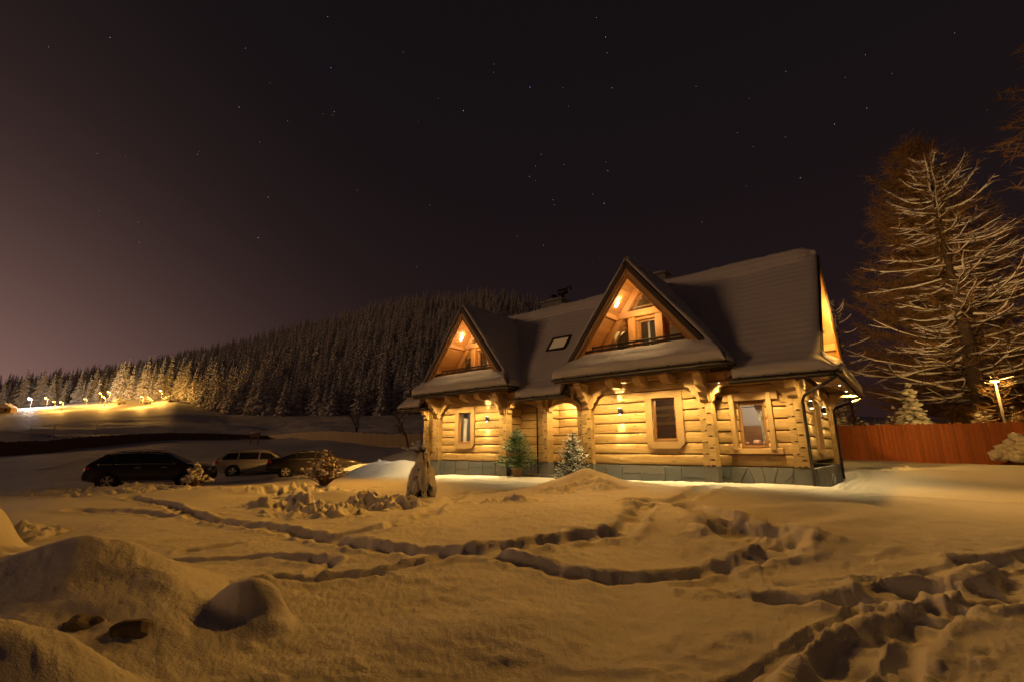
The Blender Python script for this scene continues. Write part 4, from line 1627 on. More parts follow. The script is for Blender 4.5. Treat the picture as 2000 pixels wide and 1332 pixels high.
def soffit_spot(u, v, z, power, aim, cone=135, col=WARM):
    vs, fs = tube_geo([(0, 0, -.012), (0, 0, .02)], .045, 12)
    s = link('soffit_spot', mk_mesh('soffit_spot', vs, fs, M['gutter']), house, T3(u, v, z))
    vs, fs = tube_geo([(0, 0, -.016), (0, 0, -.0125)], .026, 12)
    link('lamp_glass', mk_mesh('lamp_glass', vs, fs, M['bulb']), s, T3(u, v, z))
    light('soffit_spot_light', 'SPOT', u, v, z - .03, power, col, house, aim, cone, .85, .04)


for uc in (LU, RU):
    for du in (-1.45, -.38, .58, 1.55):
        soffit_spot(uc + du, 13.64, 3.35, 310, (uc + du, 14.3, .2), 112)
for u_ in (-4.05, -2.9):
    soffit_spot(u_, 14.2, 2.92, 200, (u_, 14.85, .2), 112)
soffit_spot(-1.75, 14.3, 2.93, 60, (-2.3, 14.8, 1.0))
for v_ in (15.4, 17.4, 19.4):
    soffit_spot(-1.42, v_, 2.94, 110, (-1.9, v_, 0.8))
for u_ in (-11.9, -9.9):
    soffit_spot(u_, 14.2, 2.93, 170, (u_, 14.7, .4))
soffit_spot(-17.6, 14.3, 2.93, 70, (-17.6, 15.0, 1.0))
soffit_spot(-18.9, 14.25, 2.93, 110, (-18.5, 13.4, 0), 95, (1.0, .82, .58))
soffit_spot(-19.2, 14.12, 2.92, 5500, (-28.0, 9.5, .4), 92, (1.0, .50, .11))  # added spot to brighten the parked cars, not a lamp of the eaves
light('porch_lamp_light', 'POINT', -9.95, 15.2, 2.75, 90, (1.0, .66, .26), house, rad=.06)
vs, fs = blob((0, 0, 0), .07, amp=0)
link('porch_lamp', mk_mesh('porch_lamp', vs, fs, M['bulb'], True), house, T3(-9.95, 15.32, 2.86))

# tube lamps in the gables: they light the loggia boards; an added spot lights the yard
def tube_lamp(u, v, z, ax, power, yard, aim):
    a, b = P(u, v, z) - ax * .16, P(u, v, z) + ax * .16
    vs, fs = tube_geo([a, b], .04, 8)
    t = link('tube_lamp', mk_mesh('tube_lamp', vs, fs, M['tube'], True), house)
    light('tube_lamp_light', 'POINT', u + .80, v - .15, z - .50, power, AMBER, house, rad=.10)
    light('tube_lamp_light', 'POINT', u + .16, v - .05, z + .12, power * .16, (1, .7, .4), house, rad=.04)
    if yard:
        light('added_throw', 'SPOT', u + .10, RAKE - .12, z, yard, (1.0, .43, .050), house, aim, 112, 1.0, .12)  # added light for the foreground snow, apart from the tube


for uc, pw in ((LU, 2800), (RU, 1700)):
    tube_lamp(uc - .78, 14.55, 6.05, Vector((.35, 0, .46)), 62, pw, (uc + (3.0 if uc > -10 else -.5), 1.5, 0))
# end gable lamps, shining on its boards; the spots over the yard are added
link('tube_lamp', mk_mesh('tube_lamp', *tube_geo([P(-1.9, 15.55, 4.55), P(-1.9, 15.85, 4.55)], .04, 8), M['tube'], True), house)
light('tube_lamp_light', 'POINT', -1.60, 15.7, 4.60, 42, (1, .62, .22), house, rad=.05)
link('tube_lamp', mk_mesh('tube_lamp', *tube_geo([P(-1.9, 18.9, 4.9), P(-1.9, 19.2, 4.9)], .04, 8), M['tube'], True), house)
light('tube_lamp_light', 'POINT', -1.60, 18.4, 5.2, 36, (1, .62, .22), house, rad=.05)
light('added_throw', 'SPOT', -1.30, 15.7, 4.6, 2000, (1.0, .45, .075), house, (3.5, 30.0, 4.5), 110, 1.0, .1)  # added spot towards the fence and trees
light('added_throw', 'SPOT', -1.30, 15.2, 4.6, 900, (1.0, .47, .09), house, (6.0, 12.5, 0.0), 140, 1.0, .1)  # added spot over the side yard

soffit_spot(-1.30, 20.75, 2.90, 1500, (-2.5, 34.0, 1.2), 120, (1.0, .55, .13))  # added spot at the rear corner to light the red fence

light('added_throw', 'SPOT', -1.25, 16.4, 4.9, 9000, (1.0, .58, .20), house, (4.2, 40.0, 13.0), 46, 1.0, .1)  # added narrow spot to brighten the tall conifer

# rooms
light('room_light', 'POINT', -6.0, wv0 + 1.2, 2.7, 85, (1, .72, .42), house, rad=.1)
light('room_light', 'POINT', -15.0, wv0 + 1.4, 2.6, 16, (.9, .8, .75), house, rad=.1)
light('room_light', 'POINT', -3.2, MF + 1.1, 2.6, 60, (1, .85, .70), house, rad=.1)
light('room_light', 'POINT', RU - .9, LGV + .8, 5.3, 26, (1, .80, .45), house, rad=.1)
light('room_light', 'POINT', LU + .95, LGV + .8, 5.0, 14, (1, .85, .55), house, rad=.1)

# ------------------------------------------------------------ fences
def plank_mesh(name, w, h, t, mat, point=.0, snow=False):
    v, f = prism_geo([(-w / 2, 0), (w / 2, 0), (w / 2, h - point), (0, h), (-w / 2, h - point)], t)
    return mk_mesh(name, v, f, mat)


def at_px(px, d):
    """ground direction for a far thing: azimuth column px, depth d"""
    return ((px - 1000) / 924.0 * d, d)


def red_fence():
    a, b = Vector((18.0, 27.3)), Vector((24.6, 17.7))
    n = 132
    z0 = .36
    f = empty('red_fence', (a.x, a.y, gz(a.x, a.y)))
    tag(f, 'tall fence of upright red planks across the yard behind the house', 'fence')
    dr = (b - a)
    L = dr.length
    dr.normalize()
    ang = math.atan2(dr.y, dr.x)
    pm = [plank_mesh('plank', L / n + .010, h, .020, M['redfence'], .012) for h in (1.90, 1.94, 1.88)]
    rd = random.Random(3)
    o0 = f.matrix_basis.inverted()
    zz0, zz1 = gz(a.x, a.y), gz(b.x, b.y)
    for i in range(n):
        p = a + dr * L * (i + .5) / n
        z = zz0 + (zz1 - zz0) * (i + .5) / n - .06
        m = Matrix.Translation((p.x, p.y, z)) @ Matrix.Rotation(ang, 4, 'Z') @ Matrix.Rotation(R(rd.uniform(-.4, .4)), 4, 'Y') @ Matrix.Translation((0, (.0 if i % 2 else -.040) + rd.uniform(-.004, .004), 0))
        link('plank', pm[rd.randrange(3)], f, o0 @ m)
    for h in (.4, 1.5):
        bm_, L_ = frame_between((a.x, a.y, zz0 + h), (b.x, b.y, zz1 + h))
        v, fc = beam_geo(L_, .05, .09)
        link('rail', mk_mesh('rail', v, fc, M['redfence']), f, o0 @ bm_ @ Matrix.Translation((0, .06, 0)))
    for i in range(7):
        p = a + dr * L * i / 6
        v, fc = box_geo(-.05, .05, .09, .19, -.1, 1.8)
        link('post', mk_mesh('post', v, fc, M['redfence']), f, o0 @ Matrix.Translation((p.x, p.y, zz0 + (zz1 - zz0) * i / 6)) @ Matrix.Rotation(ang, 4, 'Z'))
    for i in range(46):
        t = rd.random()
        p = a + dr * L * t
        v, fc = blob((0, 0, 0), .06, rd.uniform(.8, 1.8), .5, .4, .3, i, ICO1)
        link('snow_cap', mk_mesh('snow_cap', v, fc, M['snow'], True), f, o0 @ Matrix.Translation((p.x, p.y + .01, zz0 + (zz1 - zz0) * t + 1.86)) @ Matrix.Rotation(ang, 4, 'Z'))


red_fence()


def board_fence(name, pts, h, label, mat, bw=.14):
    p0 = pts[0]
    f = empty(name, (p0[0], p0[1], gz(*p0)))
    tag(f, label, 'fence')
    o0 = f.matrix_basis.inverted()
    rd = random.Random(len(label))
    vs, fs = [], []
    k = 0
    for (a, b) in zip(pts[:-1], pts[1:]):
        L = math.hypot(b[0] - a[0], b[1] - a[1])
        n = int(L / bw)
        ang = math.atan2(b[1] - a[1], b[0] - a[0])
        for i in range(n):
            t = (i + .5) / n
            x, y = a[0] + (b[0] - a[0]) * t, a[1] + (b[1] - a[1]) * t
            if i % 8 == 0: z = gz(x, y)
            hh = h + rd.uniform(-.03, .03)
            v, fc = box_geo(-bw * .47, bw * .47, -.015 + rd.uniform(-.008, .008), .015, -.2, hh)
            m = Matrix.Translation((x, y, z)) @ Matrix.Rotation(ang, 4, 'Z')
            base = len(vs)
            vs += [tuple(m @ Vector(q)) for q in v]
            fs += [tuple(q + base for q in c) for c in fc]
        m_ = max(2, int(L / 2.6))
        for i in range(m_):
            t = i / m_
            x, y = a[0] + (b[0] - a[0]) * t, a[1] + (b[1] - a[1]) * t
            v, fc = box_geo(-.06, .06, -.09, .03, -.2, h + .12)
            if k < 60: link('post', mk_mesh('post', v, fc, mat), f, o0 @ Matrix.Translation((x, y, gz(x, y))) @ Matrix.Rotation(ang, 4, 'Z'))
            k += 1
    o = link('boards', mk_mesh('boards', vs, fs, mat), f, o0)
    tag(o, kind='stuff')


board_fence('board_fence', [at_px(905, 47), at_px(820, 51), at_px(640, 82), at_px(520, 140)], 1.6, 'long pale board fence behind the parked cars, running into the distance', M['farfence'])
M['dkfence'] = wood_mat('weathered_fence', (.24, .145, .09), (.30, .18, .115), knots=False)
board_fence('board_fence', [at_px(520, 140), at_px(250, 80), at_px(0, 53), at_px(-160, 45)], 1.55, 'dark unlit board fence along the far side of the parking field', M['dkfence'])

# thin poles in the shaded field beyond
M['pole'] = plain_mat('pole_metal', (.35, .33, .32), .5, .3)
for i, (px, d) in enumerate(((52, 62), (98, 66), (180, 78), (335, 100))):
    x, y = at_px(px, d)
    vs, fs = join_geo([tube_geo([(0, 0, 0), (0, 0, 3.4)], .035, 6), box_geo(-.12, .12, -.05, .05, 1.75, 1.85)])
    o = link('field_pole', mk_mesh('field_pole', vs, fs, M['pole']), None, Matrix.Translation((x, y, gz(x, y))))
    tag(o, ['thin pale pole behind the dark fence, nearest the frame edge', 'thin pale pole behind the dark fence, second from the frame edge', 'thin pole behind the dark fence above the black car', 'thin pole behind the dark fence above the gap between the cars'][i], 'pole', 'thin poles beyond the dark fence')

# notice stand on two legs with snow on top
nx_, ny_ = at_px(495, 62)
st = empty('notice_stand', (nx_, ny_, gz(nx_, ny_)))
tag(st, 'small wooden two-legged stand with snow on top by the far fence', 'stand')
for s in (-1, 1):
    v, f = box_geo(s * .5 - .05, s * .5 + .05, -.05, .05, 0, 1.55)
    link('leg', mk_mesh('leg', v, f, M['dkfence']), st)
v, f = box_geo(-.62, .62, -.06, .06, 1.0, 1.5)
link('panel', mk_mesh('panel', v, f, M['dkfence']), st)
v, f = blob((0, 0, 1.57), 1, .74, .22, .13, .1, 2)
link('snow_cap', mk_mesh('snow_cap', v, f, M['snow'], True), st)


# ------------------------------------------------------------ cars
def carpaint(name, col, metal=.3, rough=.28):
    m, N, L, b = new_mat(name)
    b.inputs['Base Color'].default_value = col + (1,)
    b.inputs['Metallic'].default_value = metal
    b.inputs['Roughness'].default_value = rough
    b.inputs['Coat Weight'].default_value = .6
    return m


M['cblack'] = carpaint('black_paint', (.040, .032, .028), .1, .2)
M['cdark'] = carpaint('dark_paint', (.048, .038, .034), .1, .2)
M['csilver'] = carpaint('silver_paint', (.62, .56, .44), .15, .35)
M['cglass'] = plain_mat('car_glass', (.022, .019, .018), .06, 0, .1, spec=.7)
M['tyre'] = plain_mat('tyre', (.012, .012, .012), .85)
M['alloy'] = plain_mat('alloy', (.72, .68, .60), .35, .25)
M['chrome'] = plain_mat('chrome_trim', (.75, .72, .66), .25, .5)
M['redlamp'] = plain_mat('red_lamp', (.75, .016, .014), .2)
M['clearlamp'] = plain_mat('clear_lamp', (.55, .53, .48), .12, .2)
M['plate'] = plain_mat('number_plate', (.65, .65, .62), .5)


def interp(tab, x):
    for (a, va), (b, vb) in zip(tab[:-1], tab[1:]):
        if x <= b: return va + (vb - va) * max(0, min(1, (x - a) / (b - a)))
    return tab[-1][1]


def build_car(name, label, loc, rz, top, W, belt, gl, wheels, wr, paint, rails, wagon, bottom=.30):
    car = empty(name, loc, rz)
    tag(car, label, 'car', 'cars parked in the snow')
    x0, x1 = top[0][0], top[-1][0]
    hl = (x1 - x0) / 2
    xm = (x0 + x1) / 2
    nx = 60

    def plan(x):
        q = abs((x - xm) / hl)
        return W / 2 * (1 - .16 * max(0, (q - .55) / .45) ** 2.2)

    def ring(x):
        zt = interp(top, x)
        zb = min(zt, interp(belt, x))
        w = plan(x)
        gh = zt - zb
        bt = bottom + .10 * max(0, (abs((x - xm) / hl) - .8) / .2)
        pts = [(0, bt), (w * .86, bt), (w * .97, bt + .10), (w, bt + (zb - bt) * .45), (w * .985, bt + (zb - bt) * .8), (w * .955, zb - .015), (w * .94, zb)]
        tw = w * .94
        if gh > .03:
            k = min(1, gh / .5)
            wr_ = tw - .24 * k
            pts += [(tw + (wr_ - tw) * .5, zb + gh * .5), (wr_, zt - .07 * k), (wr_ - .10 * k - .02, zt - .012), (wr_ * .5, zt + .012), (0, zt + .02)]
        else:
            pts += [(tw * .93, zb + .010), (tw * .82, zb + .02), (tw * .6, zb + .03), (tw * .3, zb + .035), (0, zb + .038)]
        return pts
    xs = [x0 + (x1 - x0) * (.5 - .5 * math.cos(math.pi * i / nx)) * .35 + (x1 - x0) * i / nx * .65 for i in range(nx + 1)]
    vs, fs = [], []
    k = len(ring(0))
    for x in xs:
        r = ring(x)
        vs += [(x, y, z) for y, z in r] + [(x, -y, z) for y, z in r[::-1][1:-1]]
    m = 2 * k - 2
    for i in range(nx):
        for j in range(m):
            a, b = i * m + j, i * m + (j + 1) % m
            fs.append((a, a + m, b + m, b))
    fs.append(tuple(range(m))); fs.append(tuple(reversed(range(nx * m, nx * m + m))))
    me = mk_mesh('body', vs, [tuple(reversed(f)) for f in fs], paint, True)
    body = link('body', me, car)

    def side_pt(x, t, s, off=.006):
        r = ring(x)
        a, b, c = Vector((x, r[6][0], r[6][1])), Vector((x, r[7][0], r[7][1])), Vector((x, r[8][0], r[8][1]))
        p = a.lerp(b, t * 2) if t < .5 else b.lerp(c, t * 2 - 1)
        return Vector((x, s * (p.y + off), p.z + off * .4))
    for (ga, gb, sa, sb) in gl:          # bottom x range, slant of the two upright edges
        for s in (-1, 1):
            vs, fs = [], []
            n = 8
            for i in range(n + 1):
                q = i / n
                for j in range(5):
                    t = .08 + .84 * j / 4
                    x = (ga + sa * t) * (1 - q) + (gb + sb * t) * q
                    vs.append(side_pt(x, t, s))
            for i in range(n):
                for j in range(4):
                    a = i * 5 + j
                    fs.append((a, a + 5, a + 6, a + 1) if s < 0 else (a + 1, a + 6, a + 5, a))
            link('side_window', mk_mesh('side_window', vs, fs, M['cglass'], True), car)
            for t_ in (.04, .97):
                ln = [side_pt((ga + sa * t_) * (1 - q_ / 6) + (gb + sb * t_) * q_ / 6, t_, s, .010) for q_ in range(7)]
                v_, f_ = tube_geo(ln, .013, 5)
                link('window_trim', mk_mesh('window_trim', v_, f_, M['chrome'], True), car)
    # windscreens
    for nm, (xa, xb) in (('windscreen', wagon['ws']), ('rear_window', wagon['rw'])):
        vs, fs = [], []
        for i in range(7):
            x = xa + (xb - xa) * i / 6
            r = ring(x)
            for j in range(7):
                t = -1 + 2 * j / 6
                w = r[9][0] - .05
                vs.append((x, w * t, r[9][1] + .032 * (1 - t * t) + .012 if True else 0))
        for i in range(6):
            for j in range(6):
                a = i * 7 + j
                fs.append((a, a + 1, a + 8, a + 7) if xb > xa else (a + 7, a + 8, a + 1, a))
        link(nm, mk_mesh(nm, vs, fs, M['cglass'], True), car)
    # wheels
    for wx in wheels:
        for s in (-1, 1):
            y = s * (W / 2 - .11)
            arch = tube_geo([(wx, y - s * .3, wr), (wx, s * (W / 2 + .004), wr)], wr + .055, 24)
            link('wheel_arch', mk_mesh('wheel_arch', *arch, M['tyre']), car)
            prof = [(wr * .62, -.11), (wr * .9, -.115), (wr, -.08), (wr, .08), (wr * .9, .115), (wr * .62, .11)]
            vs, fs = [], []
            n = 28
            for k_ in range(n):
                a = 2 * math.pi * k_ / n
                for (r_, yy) in prof: vs.append((r_ * math.cos(a), yy, r_ * math.sin(a)))
            for k_ in range(n):
                for j in range(5):
                    a, b = k_ * 6 + j, ((k_ + 1) % n) * 6 + j
                    fs.append((a, b, b + 1, a + 1))
            mw = Matrix.Translation((wx, y + s * .035, wr))
            tyre = link('wheel', mk_mesh('wheel', vs, fs, M['tyre'], True), car, mw)
            parts = []
            for q in range(5):
                a = 2 * math.pi * q / 5 + .3
                for da in (-.13, .13):
                    b = a + da * .2
                    c = a + da * 1.6
                    parts.append(tube_geo([(.05 * math.cos(b), s * .085, .05 * math.sin(b)), (wr * .63 * math.cos(c), s * .095, wr * .63 * math.sin(c))], .028, 5))
            parts.append(tube_geo([(0, s * .05, 0), (0, s * .10, 0)], .06, 10))
            rim = []
            for (r_, yy) in ((wr * .66, .04), (wr * .68, .11), (wr * .60, .105), (wr * .60, .02)): rim.append((r_, yy))
            vs, fs = [], []
            for k_ in range(24):
                a = 2 * math.pi * k_ / 24
                for (r_, yy) in rim: vs.append((r_ * math.cos(a), s * yy, r_ * math.sin(a)))
            for k_ in range(24):
                for j in range(4):
                    fs.append((k_ * 4 + j, ((k_ + 1) % 24) * 4 + j, ((k_ + 1) % 24) * 4 + (j + 1) % 4, k_ * 4 + (j + 1) % 4))
            parts.append((vs, fs))
            link('rim', mk_mesh('rim', *join_geo(parts), M['alloy']), tyre, mw)
    # lamps, plate, sill strip, mirrors, handles, rails
    for s in (-1, 1):
        r = ring(x0 + .06)
        zb = r[6][1]
        v, f = blob((x0 + .17, s * plan(x0 + .1) * .80, zb - .10), 1, .15, .24, .105, .02)
        link('tail_lamp', mk_mesh('tail_lamp', v, f, M['redlamp'], True), car)
        v, f = blob((x1 - .20, s * plan(x1 - .2) * .80, interp(top, x1 - .2) - .10), 1, .20, .16, .075, .02)
        link('headlight', mk_mesh('headlight', v, f, M['clearlamp'], True), car)
        v, f = blob((wagon['mir'], s * (W / 2 + .06), belt[1][1] + .06), 1, .09, .12, .075, .02)
        link('wing_mirror', mk_mesh('wing_mirror', v, f, paint, True), car)
        v, f = tube_geo([(wheels[0] + wr + .15, s * (W / 2 - .008), bottom + .06), (wheels[1] - wr - .15, s * (W / 2 - .008), bottom + .06)], .028, 6)
        link('sill_strip', mk_mesh('sill_strip', v, f, M['chrome'] if rails else paint), car)
        for hx in wagon['han']:
            v, f = box_geo(hx - .11, hx + .11, s * (W / 2 - .03) - .02, s * (W / 2 - .03) + .02, belt[1][1] - .15, belt[1][1] - .12)
            link('door_handle', mk_mesh('door_handle', v, f, M['chrome']), car)
        for dx in wagon['door']:
            v, f = box_geo(dx - .006, dx + .006, s * (W / 2 + .001) - .004, s * (W / 2 + .001) + .004, bottom + .15, belt[1][1] - .05)
            link('door_gap', mk_mesh('door_gap', v, f, M['tyre']), car)
        if rails:
            pts = []
            for i in range(13):
                x = wagon['rail'][0] + (wagon['rail'][1] - wagon['rail'][0]) * i / 12
                rr = ring(x)
                pts.append((x, s * (rr[9][0] - .0), rr[9][1] + (.05 if 0 < i < 12 else .0)))
            v, f = tube_geo(pts, .022, 6)
            link('roof_rail', mk_mesh('roof_rail', v, f, M['chrome'], True), car)
    v, f = box_geo(x0 - .012, x0 + .01, -.26, .26, .62, .73)
    link('number_plate', mk_mesh('number_plate', v, f, M['plate']), car)
    v, f = box_geo(x1 - .03, x1 + .012, -.5, .5, .42, .62)
    link('grille', mk_mesh('grille', v, f, M['tyre']), car)
    return car


def car_pose(rear, front, wheels):
    """stand a car with its two near wheels at two ground points"""
    r, f = Vector(rear), Vector(front)
    d = (f - r).normalized()
    return math.atan2(d.y, d.x), d


def place(rear, ang, wheels, W):
    c, s = math.cos(ang), math.sin(ang)
    ox, oy = wheels[0], -(W / 2 - .08)
    return Vector((rear[0] - (ox * c - oy * s), rear[1] - (ox * s + oy * c)))


suv_top = [(-2.50, .74), (-2.46, 1.02), (-2.36, 1.16), (-1.86, 1.60), (-1.55, 1.67), (-.6, 1.73), (.15, 1.71), (.50, 1.64), (1.42, 1.14), (2.05, 1.05), (2.36, .94), (2.48, .70)]
ang, _ = car_pose((-18.3, 21.7), (-15.75, 22.75), None)
wh = (-1.50, 1.50)
p = place((-18.35, 21.8), ang, wh, 1.95)
build_car('estate_car', 'black off-road estate car with silver roof rails and sill strip', (p.x, p.y, -.80), ang, suv_top, 1.95, [(-2.5, 1.10), (0, 1.12), (2.5, 1.08)],
          [(-2.0, -1.42, .38, .06), (-1.34, -.30, .03, .0), (-.22, 1.02, .0, -.62)], wh, .38, M['cblack'], True,
          {'ws': (1.36, .52), 'rw': (-2.30, -1.90), 'mir': .92, 'han': (-.45, .55), 'door': (-1.3, -.25, .95), 'rail': (-1.75, .35)}, .32)
wag_top = [(-2.42, .70), (-2.40, .95), (-2.30, 1.06), (-1.98, 1.40), (-1.7, 1.45), (-.4, 1.49), (.2, 1.46), (.5, 1.40), (1.25, 1.0), (2.0, .92), (2.32, .80), (2.42, .58)]
wh = (-1.38, 1.42)
ang2 = math.radians(20)
p = place((-16.0, 27.4), ang2, wh, 1.82)
build_car('estate_car', 'silver estate car with red tail lamps parked between the black cars', (p.x, p.y, -.56), ang2, wag_top, 1.82, [(-2.42, .95), (0, .97), (2.42, .93)],
          [(-2.08, -1.25, .34, .05), (-1.18, -.15, .02, .0), (-.08, 1.0, .0, -.55)], wh, .33, M['csilver'], True,
          {'ws': (1.2, .52), 'rw': (-2.27, -2.02), 'mir': .85, 'han': (-.35, .6), 'door': (-1.15, -.1, .9), 'rail': (-1.8, .3)}, .26)
sed_top = [(-2.46, .72), (-2.43, .96), (-2.2, 1.03), (-1.72, 1.08), (-.98, 1.40), (-.3, 1.46), (.2, 1.43), (.42, 1.37), (1.22, 1.02), (2.0, .93), (2.36, .80), (2.46, .58)]
wh = (-1.45, 1.48)
ang3 = math.radians(20)
p = place((-12.1, 25.6), ang3, wh, 1.86)
build_car('saloon_car', 'dark saloon car with light alloy wheels behind a snowy shrub', (p.x, p.y, -.50), ang3, sed_top, 1.86, [(-2.46, .98), (0, .98), (2.46, .95)],
          [(-1.42, -1.08, .26, .07), (-1.02, -.10, .04, .0), (-.02, 1.02, .0, -.55)], wh, .34, M['cdark'], False,
          {'ws': (1.18, .45), 'rw': (-1.68, -1.02), 'mir': .88, 'han': (-.35, .65), 'door': (-1.0, -.06, .92), 'rail': (0, 1)}, .25)


# ------------------------------------------------------------ conifers
M['spruce'] = frost_mat('frosted_spruce', (.18, .145, .105), .97, (.82, .80, .77))
M['spruce_dark'] = frost_mat('dark_spruce', (.030, .034, .020), .16)
M['fir'] = frost_mat('green_fir', (.10, .22, .03), .10)
M['firsnow'] = frost_mat('snowy_fir', (.035, .070, .020), .56)
M['twig'] = plain_mat('larch_twig', (.29, .17, .066), .9, 0, .35, 3)
M['dry'] = plain_mat('dry_twig', (.20, .115, .05), .9, 0, .3, 3)


def spruce_geo(h, r, tiers, per, rd, detail=2, droop=.35, start=.10):
    """whorls of drooping boughs, each a folded leafy blade"""
    vs, fs = [], []
    for i in range(tiers):
        t = (i + rd.uniform(-.25, .25)) / tiers
        t = min(max(t, 0), .985)
        z = h * (start + (1 - start) * t)
        rr = r * (1 - t) ** .85 * rd.uniform(.8, 1.12) + .02 * h * .3
        n = max(3, int(per * (1 - t * .55)))
        a0 = rd.uniform(0, 6.28)
        for k in range(n):
            a = a0 + 2 * math.pi * k / n + rd.uniform(-.3, .3)
            L = rr * rd.uniform(.7, 1.15)
            w = L * rd.uniform(.22, .36) + .01 * h
            dz = -L * droop * rd.uniform(.6, 1.4)
            c, s = math.cos(a), math.sin(a)
            b = len(vs)
            if detail >= 2:
                # root, two mid wings with a raised spine, tip
                for (q, o, zz) in ((0, 0, .02 * h), (.45, -w, dz * .35 - w * .35), (.45, 0, dz * .25 + w * .15), (.45, w, dz * .35 - w * .35), (.8, -w * .7, dz * .8 - w * .3), (.8, 0, dz * .62 + w * .1), (.8, w * .7, dz * .8 - w * .3), (1.0, 0, dz * .92)):
                    vs.append((c * L * q - s * o, s * L * q + c * o, z + zz))
                fs += [(b, b + 1, b + 2), (b, b + 2, b + 3), (b + 1, b + 4, b + 5, b + 2), (b + 2, b + 5, b + 6, b + 3), (b + 4, b + 7, b + 5), (b + 5, b + 7, b + 6)]
            else:
                for (q, o, zz) in ((0, 0, .03 * h), (.6, -w, dz * .6 - w * .3), (1.0, 0, dz), (.6, w, dz * .6 - w * .3)):
                    vs.append((c * L * q - s * o, s * L * q + c * o, z + zz))
                fs += [(b, b + 1, b + 2), (b, b + 2, b + 3)]
    b = len(vs)
    vs += [(0, 0, h * 1.04), (.012 * h, 0, h * .9), (-.006 * h, .01 * h, h * .9), (-.006 * h, -.01 * h, h * .9)]
    fs += [(b, b + 1, b + 2), (b, b + 2, b + 3), (b, b + 3, b + 1)]
    return vs, fs


_rd = random.Random(21)
SPR = []
for i in range(7):
    vs, fs = spruce_geo(1.0, _rd.uniform(.19, .29), 19, 12, _rd, 2, .55, .03)
    SPR.append(mk_mesh('crown', vs, fs, M['spruce']))
v, f = tube_geo([(0, 0, -.06), (0, 0, .5), (0, 0, .9)], [.016, .011, .004], 5)
TRK = mk_mesh('trunk', v, f, M['bark'])


def hill_z(x, y): return gz(x, y)


ZONES = [(20, 'greyish snowy spruce', 'beyond the small hut'), (85, 'snowy spruce', 'behind the dazzling white lamp'), (140, 'lamplit snowy spruce', 'behind the low orange lamps'),
         (205, 'golden snowy spruce', 'behind the trio of lamps'), (270, 'tall golden spruce', 'behind the half hidden lamp'), (335, 'golden snowy spruce', 'round the highest lamp of the road'),
         (400, 'half lit spruce', 'just past the end of the lit road'), (470, 'dim frosted spruce', 'above the nose of the black car'), (540, 'dim frosted spruce', 'above the silver estate car'),
         (610, 'dark frosted spruce', 'above the dark saloon car'), (690, 'dark frosted spruce', 'above the snow-loaded shrub'), (760, 'dark frosted spruce', 'behind the dark bare tree'), (5000, 'dark frosted spruce', 'behind the far gable of the house')]


def forest():
    rd = random.Random(8)
    pts = []
    tries = 0
    cell = {}
    def ok(x, y, s):
        i, j = int(x // 14), int(y // 14)
        for a in (-1, 0, 1):
            for b in (-1, 0, 1):
                for (px, py) in cell.get((i + a, j + b), ()):
                    if (px - x) ** 2 + (py - y) ** 2 < s * s: return False
        cell.setdefault((i, j), []).append((x, y))
        return True
    edge = [(-120, 262), (0, 262), (100, 258), (200, 250), (260, 246), (330, 238), (400, 212), (500, 202), (640, 200), (760, 204), (900, 210), (1100, 220), (1300, 240), (1420, 260)]
    # front row of the wood, close set
    px = -110
    while px < 1010:
        d = interp(edge, px) + rd.uniform(0, 9)
        x, y = at_px(px, d)
        h = rd.uniform(14, 22) if px > 330 else rd.uniform(13, 20)
        if 205 < px < 330: h = rd.uniform(19, 27)
        if ok(x, y, 2.5): pts.append((x, y, h, px))
        px += rd.uniform(7, 17)
    while len(pts) < 3300 and tries < 60000:
        tries += 1
        px = rd.uniform(-130, 1230)
        dmin = interp(edge, px)
        d = dmin + (690 - dmin) * rd.random() ** 1.25
        x, y = at_px(px, d)
        if ok(x, y, 5.2 + d * .006): pts.append((x, y, rd.uniform(12, 24) * (1.06 if rd.random() < .12 else 1), px))
    X = np.array([p[0] for p in pts]); Y = np.array([p[1] for p in pts])
    Z = ground_np(X, Y, False)
    # size in the picture ~ height / depth
    order = sorted(range(len(pts)), key=lambda i: -pts[i][2] / pts[i][1] + (0 if pts[i][3] < 1000 else 1))
    single = set(order[:300])
    big = {}
    for n_, i in enumerate(order[:300]):
        x, y, h, px = pts[i]
        t = empty('spruce_tree', (x, y, Z[i] - .2), rd.uniform(0, 6.28))
        t.scale = (h, h, h)
        for lim, lit, where in ZONES:
            if px < lim: break
        row = 'front row' if y < interp(edge, px) + 10 else ('second rank' if y < interp(edge, px) + 40 else 'deeper rank')
        tag(t, '%s, %s, %s' % (lit, row, where), 'tree', '%s spruces %s' % (row, where))
        link('crown', SPR[rd.randrange(7)], t)
        link('trunk', TRK, t)
    # all the others: one mass
    base = []
    for i in range(5):
        vs, fs = spruce_geo(1.0, rd.uniform(.20, .30), 13, 8, rd, 1, .55, .03)
        vs = np.array(vs)
        tri = []
        for q in fs:
            for k in range(1, len(q) - 1): tri.append((q[0], q[k], q[k + 1]))
        base.append((vs, np.array(tri)))
    V, F, nb = [], [], 0
    for i in range(len(pts)):
        if i in single: continue
        x, y, h, px = pts[i]
        vs, tr = base[rd.randrange(5)]
        a = rd.uniform(0, 6.28)
        c, s = math.cos(a), math.sin(a)
        q = np.empty_like(vs)
        q[:, 0] = (vs[:, 0] * c - vs[:, 1] * s) * h + x
        q[:, 1] = (vs[:, 0] * s + vs[:, 1] * c) * h + y
        q[:, 2] = vs[:, 2] * h + Z[i] - .2
        V.append(q); F.append(tr + nb); nb += len(vs)
    o = link('spruce_forest', mk_mesh('spruce_forest', np.concatenate(V), np.concatenate(F), M['spruce']))
    tag(o, 'dense frosted spruce wood covering the upper hill', 'forest', kind='stuff')


forest()


